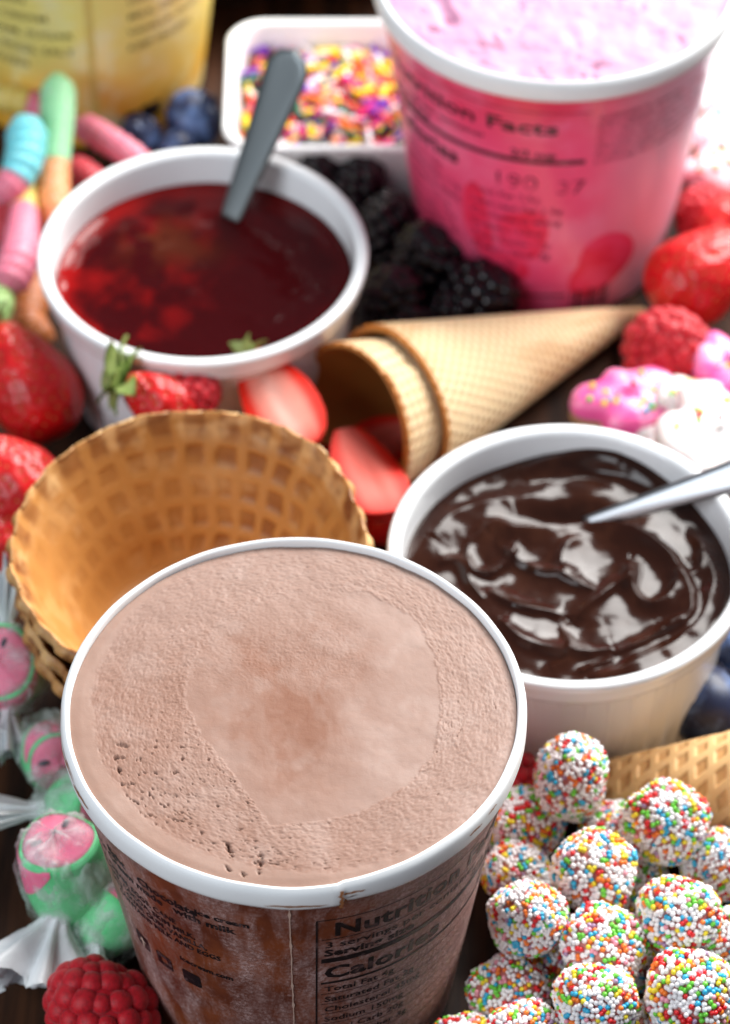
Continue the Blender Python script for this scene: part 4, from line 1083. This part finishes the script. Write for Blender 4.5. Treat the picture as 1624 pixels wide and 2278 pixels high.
def cookies():
    cookie('iced_biscuit', 'hot pink iced biscuit with yellow beads between the cone and the chocolate ramekin', 1392, 898, 1.6, 1.30, .95, .9, M['ic_pink'], 2, (rad(12), rad(4), .3))
    cookie('iced_biscuit', 'hot pink iced biscuit at the right edge beside the raspberry', 1618, 828, 1.5, 1.0, 1.0, .9, M['ic_pink'], 6, (rad(10), rad(-8), 1.3))
    cookie('iced_biscuit', 'small off-white iced biscuit below the raspberry', 1528, 892, 1.7, .95, .6, .7, M['ic_white'], 8, (rad(14), rad(10), .4))
    cookie('iced_biscuit', 'large off-white iced biscuit behind the spoon handle at the right edge', 1590, 985, 2.1, 1.65, 1.45, .9, M['ic_white'], 9, (rad(8), rad(-6), 2.0))
    cookie('iced_biscuit', 'off-white iced biscuit tucked behind the chocolate ramekin rim', 1480, 968, 1.2, .9, .65, .7, M['ic_white'], 12, (rad(6), 0, 1.0))
    cookie('iced_biscuit', 'pale pink iced biscuit right of the pink tub, at the edge', 1608, 380, 2.0, 1.1, .9, .8, mat('pale_pink_icing', (.86, .48, .52), .3, .5, coat=.3), 15, (rad(20), 0, .5))
    cookie('iced_biscuit', 'white iced biscuit on the plate right of the pink tub', 1615, 300, 2.0, 1.0, 1.0, .8, M['ic_white'], 17, (rad(25), rad(15), .2))
    cookie('iced_biscuit', 'white iced biscuit peeking between the pink tub and the raspberries', 1570, 425, 1.6, .7, .6, .7, M['ic_white'], 19, (rad(10), rad(15), .9))
    # white plate behind
    p = at(1760, 130, 0)
    V, Fc = lathe(smooth_prof([(.01, .12), (2.6, .12), (2.8, 0), (3.1, 0), (3.3, .35), (4.6, 1.1), (5.2, 1.3), (5.26, 1.42), (5.1, 1.45), (4.5, 1.25), (3.3, .6), (2.8, .4), (.01, .38)], 5), 120)
    tag(put('white_plate', make_mesh('white_plate', V, Fc, M['porcelain']), None, (p.x, p.y, 0)), 'bright white plate cut by the top right edge behind the pink tub', 'plate')
    # dark bowl at the very top
    for bx, by, bl in ((505, -62, 'dark brown glazed bowl with a pale metal edge at the top beside the yellow tub'), (775, -75, 'dark brown glazed bowl behind the square sprinkle dish, only its lower wall in view')):
      dark_bowl(bx, by, bl)
def dark_bowl(bx, by, bl):
    p = at(bx, by, 0)
    V, Fc = lathe(smooth_prof([(.01, .1), (1.5, .1), (1.7, 0), (1.9, .1), (2.5, 1.0), (3.0, 2.2), (3.15, 3.0), (3.12, 3.08), (3.05, 3.0), (2.85, 2.2), (2.3, 1.0), (1.4, .4), (.01, .35)], 5), 96)
    t = thing('dark_bowl', bl, 'bowl', (p.x, p.y, 0), group='dark glazed bowls at the back')
    put('bowl_body', make_mesh('bowl_body', V, Fc, M['bowl_dark']), t)
    V, Fc = lathe([(3.16+.07*math.cos(a), 3.05+.07*math.sin(a)) for a in np.linspace(0, 2*PI, 12)], 96)
    put('metal_edge', make_mesh('metal_edge', V, Fc, M['steel']), t)

def fan_mesh(L, R0, R1, seed, spread=1.0):
    """twisted paper tail: narrow pleated neck opening into a ragged fan, axis +z"""
    n, m_ = 18, 60; V = []
    for i in range(n):
        f = i/(n-1)
        for k in range(m_):
            a = 2*PI*k/m_+f*2.2*(1-f)
            r = R0+(R1-R0)*f**1.3; pl = 1+.38*math.sin(9*a+seed)*min(1, f*2+.2)
            fl = .42 if f > .2 else .42+.58*(1-f/.2)
            V.append((r*pl*math.cos(a)*spread, r*pl*math.sin(a)*fl, f*L+(.14*math.sin(5*a+seed)+.10*math.sin(13*a))*f+.15*f*f*math.cos(a)))
    return V, grid_faces(n, m_, cv=True)
def taffy(label, px, py, z, d, r, L, tails, seed, roll=0):
    """watermelon taffy: pink round face with black seeds, green rind side, wax paper wrapper twisted at the ends"""
    d = Vector(d).normalized()
    t = thing('wrapped_taffy', label, 'wrapped candy', at(px, py, z), quat_to(d, roll), 'watermelon taffies in wax paper')
    n = 64
    # rind
    rp = smooth_prof([(.01, -L/2), (r*.45, -L/2+.03), (r*.72, -L/2+.25), (r*.9, -L/2+.6), (r*1.02, 0), (r, L/2-.25), (r*.95, L/2-.06), (r*.86, L/2)], 5)
    V, Fc = lathe(rp, n); V = V*(1+.03*np.sin(3*np.arctan2(V[:, 1], V[:, 0])+seed))[:, None]
    put('green_rind', make_mesh('green_rind', V, Fc, M['taffy_green']), t)
    V, Fc = lathe([(.01, L/2+.10), (r*.4, L/2+.09), (r*.7, L/2+.05), (r*.86, L/2-.02), (r*.88, L/2-.15)], n)
    V = V*(1+.03*np.sin(3*np.arctan2(V[:, 1], V[:, 0])+seed))[:, None]
    put('pink_face', make_mesh('pink_face', V, Fc[:, ::-1], M['taffy_pink']), t)
    nn, mm = 26, 12; V = []
    for i in range(nn):
        a = -1.2+2.4*i/(nn-1)+seed
        for j in range(mm):
            f = j/(mm-1); zz = L/2-.05-f*L*.42*math.cos((i/(nn-1)-.5)*2.9); rr_ = np.interp(zz, [q[1] for q in rp], [q[0] for q in rp])*(1+.03*math.sin(3*a+seed))+.018
            V.append((rr_*math.cos(a), rr_*math.sin(a), zz))
    put('pink_side', make_mesh('pink_side', V, grid_faces(nn, mm), M['taffy_pink']), t)
    rs = random.Random(seed)
    for k in range(2):
        a = 2*PI*k/3+1.0+rs.uniform(-.4, .4); q = r*.48
        V, Fc = ico(2); V = V*[.075, .15, .05]
        put('taffy_seed', make_mesh('taffy_seed', V, Fc, M['taffy_seed']), t, (q*math.cos(a), q*math.sin(a), L/2+.09), (0, 0, a+rs.uniform(-.8, .8)+PI/2))
    # wrapper shell: crumpled translucent paper
    nu, nv = 110, 50; T = np.linspace(0, 2*PI, nu, endpoint=False); Vv = np.linspace(-PI/2, PI/2, nv); V = []
    for a in T:
        for b in Vv:
            c = math.copysign(abs(math.cos(b))**.45, 1); s_ = math.copysign(abs(math.sin(b))**.7, math.sin(b))
            k = 1.05+.15*abs(fbm(math.cos(a)*2.6, math.sin(a)*2.6, b*1.8+seed, 3))+.03*math.sin(7*a+3*b)
            V.append((r*k*c*math.cos(a), r*k*c*math.sin(a), (L/2+.14)*k*s_))
    w_ = put('wax_wrapper', make_mesh('wax_wrapper', V, grid_faces(nu, nv, cu=True), M['wax']), t)
    for j, (dx, dy, dz, Ln, R1, sp) in enumerate(tails):
        dd = (t.rotation_quaternion.inverted() @ Vector((dx, dy, dz))).normalized()
        V, Fc = fan_mesh(Ln, .22, R1*1.25, seed+j, sp)
        put('twisted_tail', make_mesh('twisted_tail', V, Fc, M['wax2']), t, dd*(r*.92), quat_to(dd, rs.uniform(0, 3)))
def taffies():
    M['wax2'] = lump_mat_opaque()
    taffy('wrapped watermelon taffy with pink face up, in front of the nearest tub at lower left', 150, 1955, 1.9, (-.12, .10, 1), .95, 2.5, [(-.25, -1, -.35, 1.7, 1.0, 1.2), (.7, .6, -.2, .8, .5, 1)], 3, .4)
    taffy('wrapped taffy showing its green side and a pink corner, tucked behind the nearest tub rim', 178, 1800, 1.5, (.75, -.5, .5), .88, 1.7, [(-1, -.1, .1, 1.8, .62, 1.2)], 5, 1.0)
    taffy('wrapped watermelon taffy in shade with a dark red face, beside the tub left side', 118, 1672, .95, (.25, -.75, .4), .80, 1.5, [(-1, .2, .1, .9, .5, 1)], 8, .3)
    taffy('wrapped watermelon taffy with pink face cut by the left edge', 8, 1490, 1.7, (-.1, -.55, 1), .98, 1.7, [(.0, 1, .45, 1.5, .8, 1.2), (.2, -1, -.5, 1.2, .7, 1)], 11, .2)
    taffy('wrapped green taffy at the bottom behind the raspberry, against the tub', 240, 2050, 1.0, (.5, .4, .6), .85, 1.6, [(-.3, -1, 0, .8, .5, 1)], 14, .2)

def fruit():
    cluster_berry('raspberry', 'red raspberry in the bottom left corner beside the brown tub', 'rasp', at(225, 2258, 1.55), 1.10, 1.30, (-.5, .35, .55), 78, 2, 'raspberries')
    cluster_berry('raspberry', 'red raspberry against the tip of the outer sugar cone', 'rasp', at(1486, 778, 1.5), 1.12, 1.15, (.25, -.2, .9), 84, 5, 'raspberries')
    cluster_berry('raspberry', 'raspberry half hidden by the waffle bowl, below the jam ramekin', 'rasp', at(425, 880, 3.6), .62, .75, (.9, .1, .3), 62, 7, 'raspberries')
    cluster_berry('raspberry', 'raspberry peeking out between the brown tub rim and the candies', 'rasp', at(1132, 1762, 1.6), .9, 1.0, (.2, 0, 1), 66, 9, 'raspberries')
    cluster_berry('raspberry', 'raspberry at the right edge, right of the pink tub', 'rasp', at(1572, 478, 1.5), .85, .85, (-.6, 0, .8), 60, 12, 'raspberries')
    g = 'strawberries'
    strawberry('big smooth strawberry at the right edge below the pink tub', at(1565, 610, 1.9), (.75, .40, .30), 3.2, 1.42, 3, 6, .8)
    strawberry('dark red strawberry behind the big one at the right edge', at(1640, 500, 1.6), (.8, .5, .2), 2.4, 1.1, 31, 5, .7)
    strawberry('shiny strawberry with a green leaf, upper of those at the left edge', at(62, 850, 2.1), (-.45, .62, .45), 3.3, 1.32, 4, 7, .75, 1)
    strawberry('strawberry at the left edge just below the shiny one', at(25, 1075, 2.2), (-.7, .35, .5), 3.0, 1.30, 7, 6, .7)
    strawberry('lowest strawberry at the left edge, beside the waffle bowl', at(-8, 1195, 1.4), (-.7, .1, .4), 2.6, 1.1, 9, 5, .7)
    strawberry('strawberry with a large leafy top between the jam ramekin and the waffle bowl', at(355, 893, 3.7), (-.62, .15, .35), 2.0, .85, 12, 10, 1.1, .5)
    g2 = 'halves'
    half_strawberry('cut strawberry half showing its white core, beside the cone mouth', at(618, 888, 3.4), (-.52, .95, .22), (.12, -.55, 1), 3.2, 1.05, 21, 7, .62)
    half_strawberry('cut strawberry half lying in front of the cone mouth', at(815, 1045, 2.5), (-.35, .85, .1), (.30, -.35, 1), 2.9, 1.0, 24, 0, .05)
    half_strawberry('shaded strawberry half tucked just inside the cone mouth', at(850, 985, .9), (.55, .35, .1), (.1, -.6, .8), 1.9, .8, 28, 4, .1)
    strawberry('strawberry almost hidden between the waffle bowl and the cone', at(845, 1120, .95), (-.4, .8, .1), 2.2, .95, 33, 0)
    strawberry('strawberry in shade low behind the waffle bowl, under the leafy one', Vector((-6.6, 54.6, 1.3)), (-.8, .2, .15), 2.6, 1.15, 35, 5, .6)
    strawberry('strawberry low behind the waffle bowl, under the raspberry', Vector((-3.9, 54.7, 1.25)), (.9, .2, .1), 2.5, 1.1, 36, 0)
    strawberry('strawberry in shade below the large cut half beside the cone mouth', Vector((-1.5, 55.2, 1.2)), (.5, .9, .1), 2.5, 1.1, 37, 0)
    # blackberries
    for px, py, z, rx, rz, d, sd, lab in (
        (868, 665, 1.3, .85, 1.0, (.1, -.3, .9), 3, 'glossy blackberry in front, between the jam ramekin and the cone'),
        (1065, 650, 1.2, .88, 1.05, (.8, -.3, .4), 4, 'blackberry with a row of highlights under the pink tub'),
        (955, 575, 1.5, .90, 1.05, (-.4, 0, .8), 6, 'matt dark blackberry resting against the foot of the pink tub'),
        (860, 505, 1.2, .85, .95, (0, .4, .8), 8, 'blackberry behind the others, beside the jam ramekin'),
        (790, 405, 1.6, .78, .90, (.5, 0, .7), 10, 'blackberry in the shade in front of the square dish'),
        (905, 735, .8, .75, .85, (-.4, .2, .5), 11, 'blackberry low in the gap above the cones'),
        (700, 372, 1.9, .72, .82, (.1, 0, .7), 13, 'blackberry at the corner of the square dish behind the spoon'),
        (1010, 700, .8, .75, .85, (.3, .3, .5), 15, 'blackberry wedged low behind the sugar cones')):
        cluster_berry('blackberry', lab, 'black', at(px, py, z), rx, rz, d, 46, sd, 'blackberries')
    blueberry('large dusty blueberry at the right edge below the chocolate ramekin', at(1572, 1572, 1.0), 1.08, (.6, .5, .45), 1)
    blueberry('blueberry at the right edge above the large dusty one', at(1650, 1440, .8), .78, (.4, .2, .8), 2)
    blueberry('blueberry beside the white square dish', at(432, 262, .95), .88, (.5, -.1, .6), 3)
    blueberry('small dark blueberry at the foot of the yellow tub', at(312, 300, .75), .62, (.2, -.2, .9), 4)
    blueberry('shaded blueberry between the dish and the jam ramekin', at(395, 330, .65), .6, (-.2, .5, .6), 5)

# ================================================================= build
setup_materials()
build_table()
front_cup(); pink_cup(); yellow_cup()
chocolate_sauce(); jam(); spoons()
waffles(); square_dish()
fruit(); worms(); cookies(); candies(); taffies()
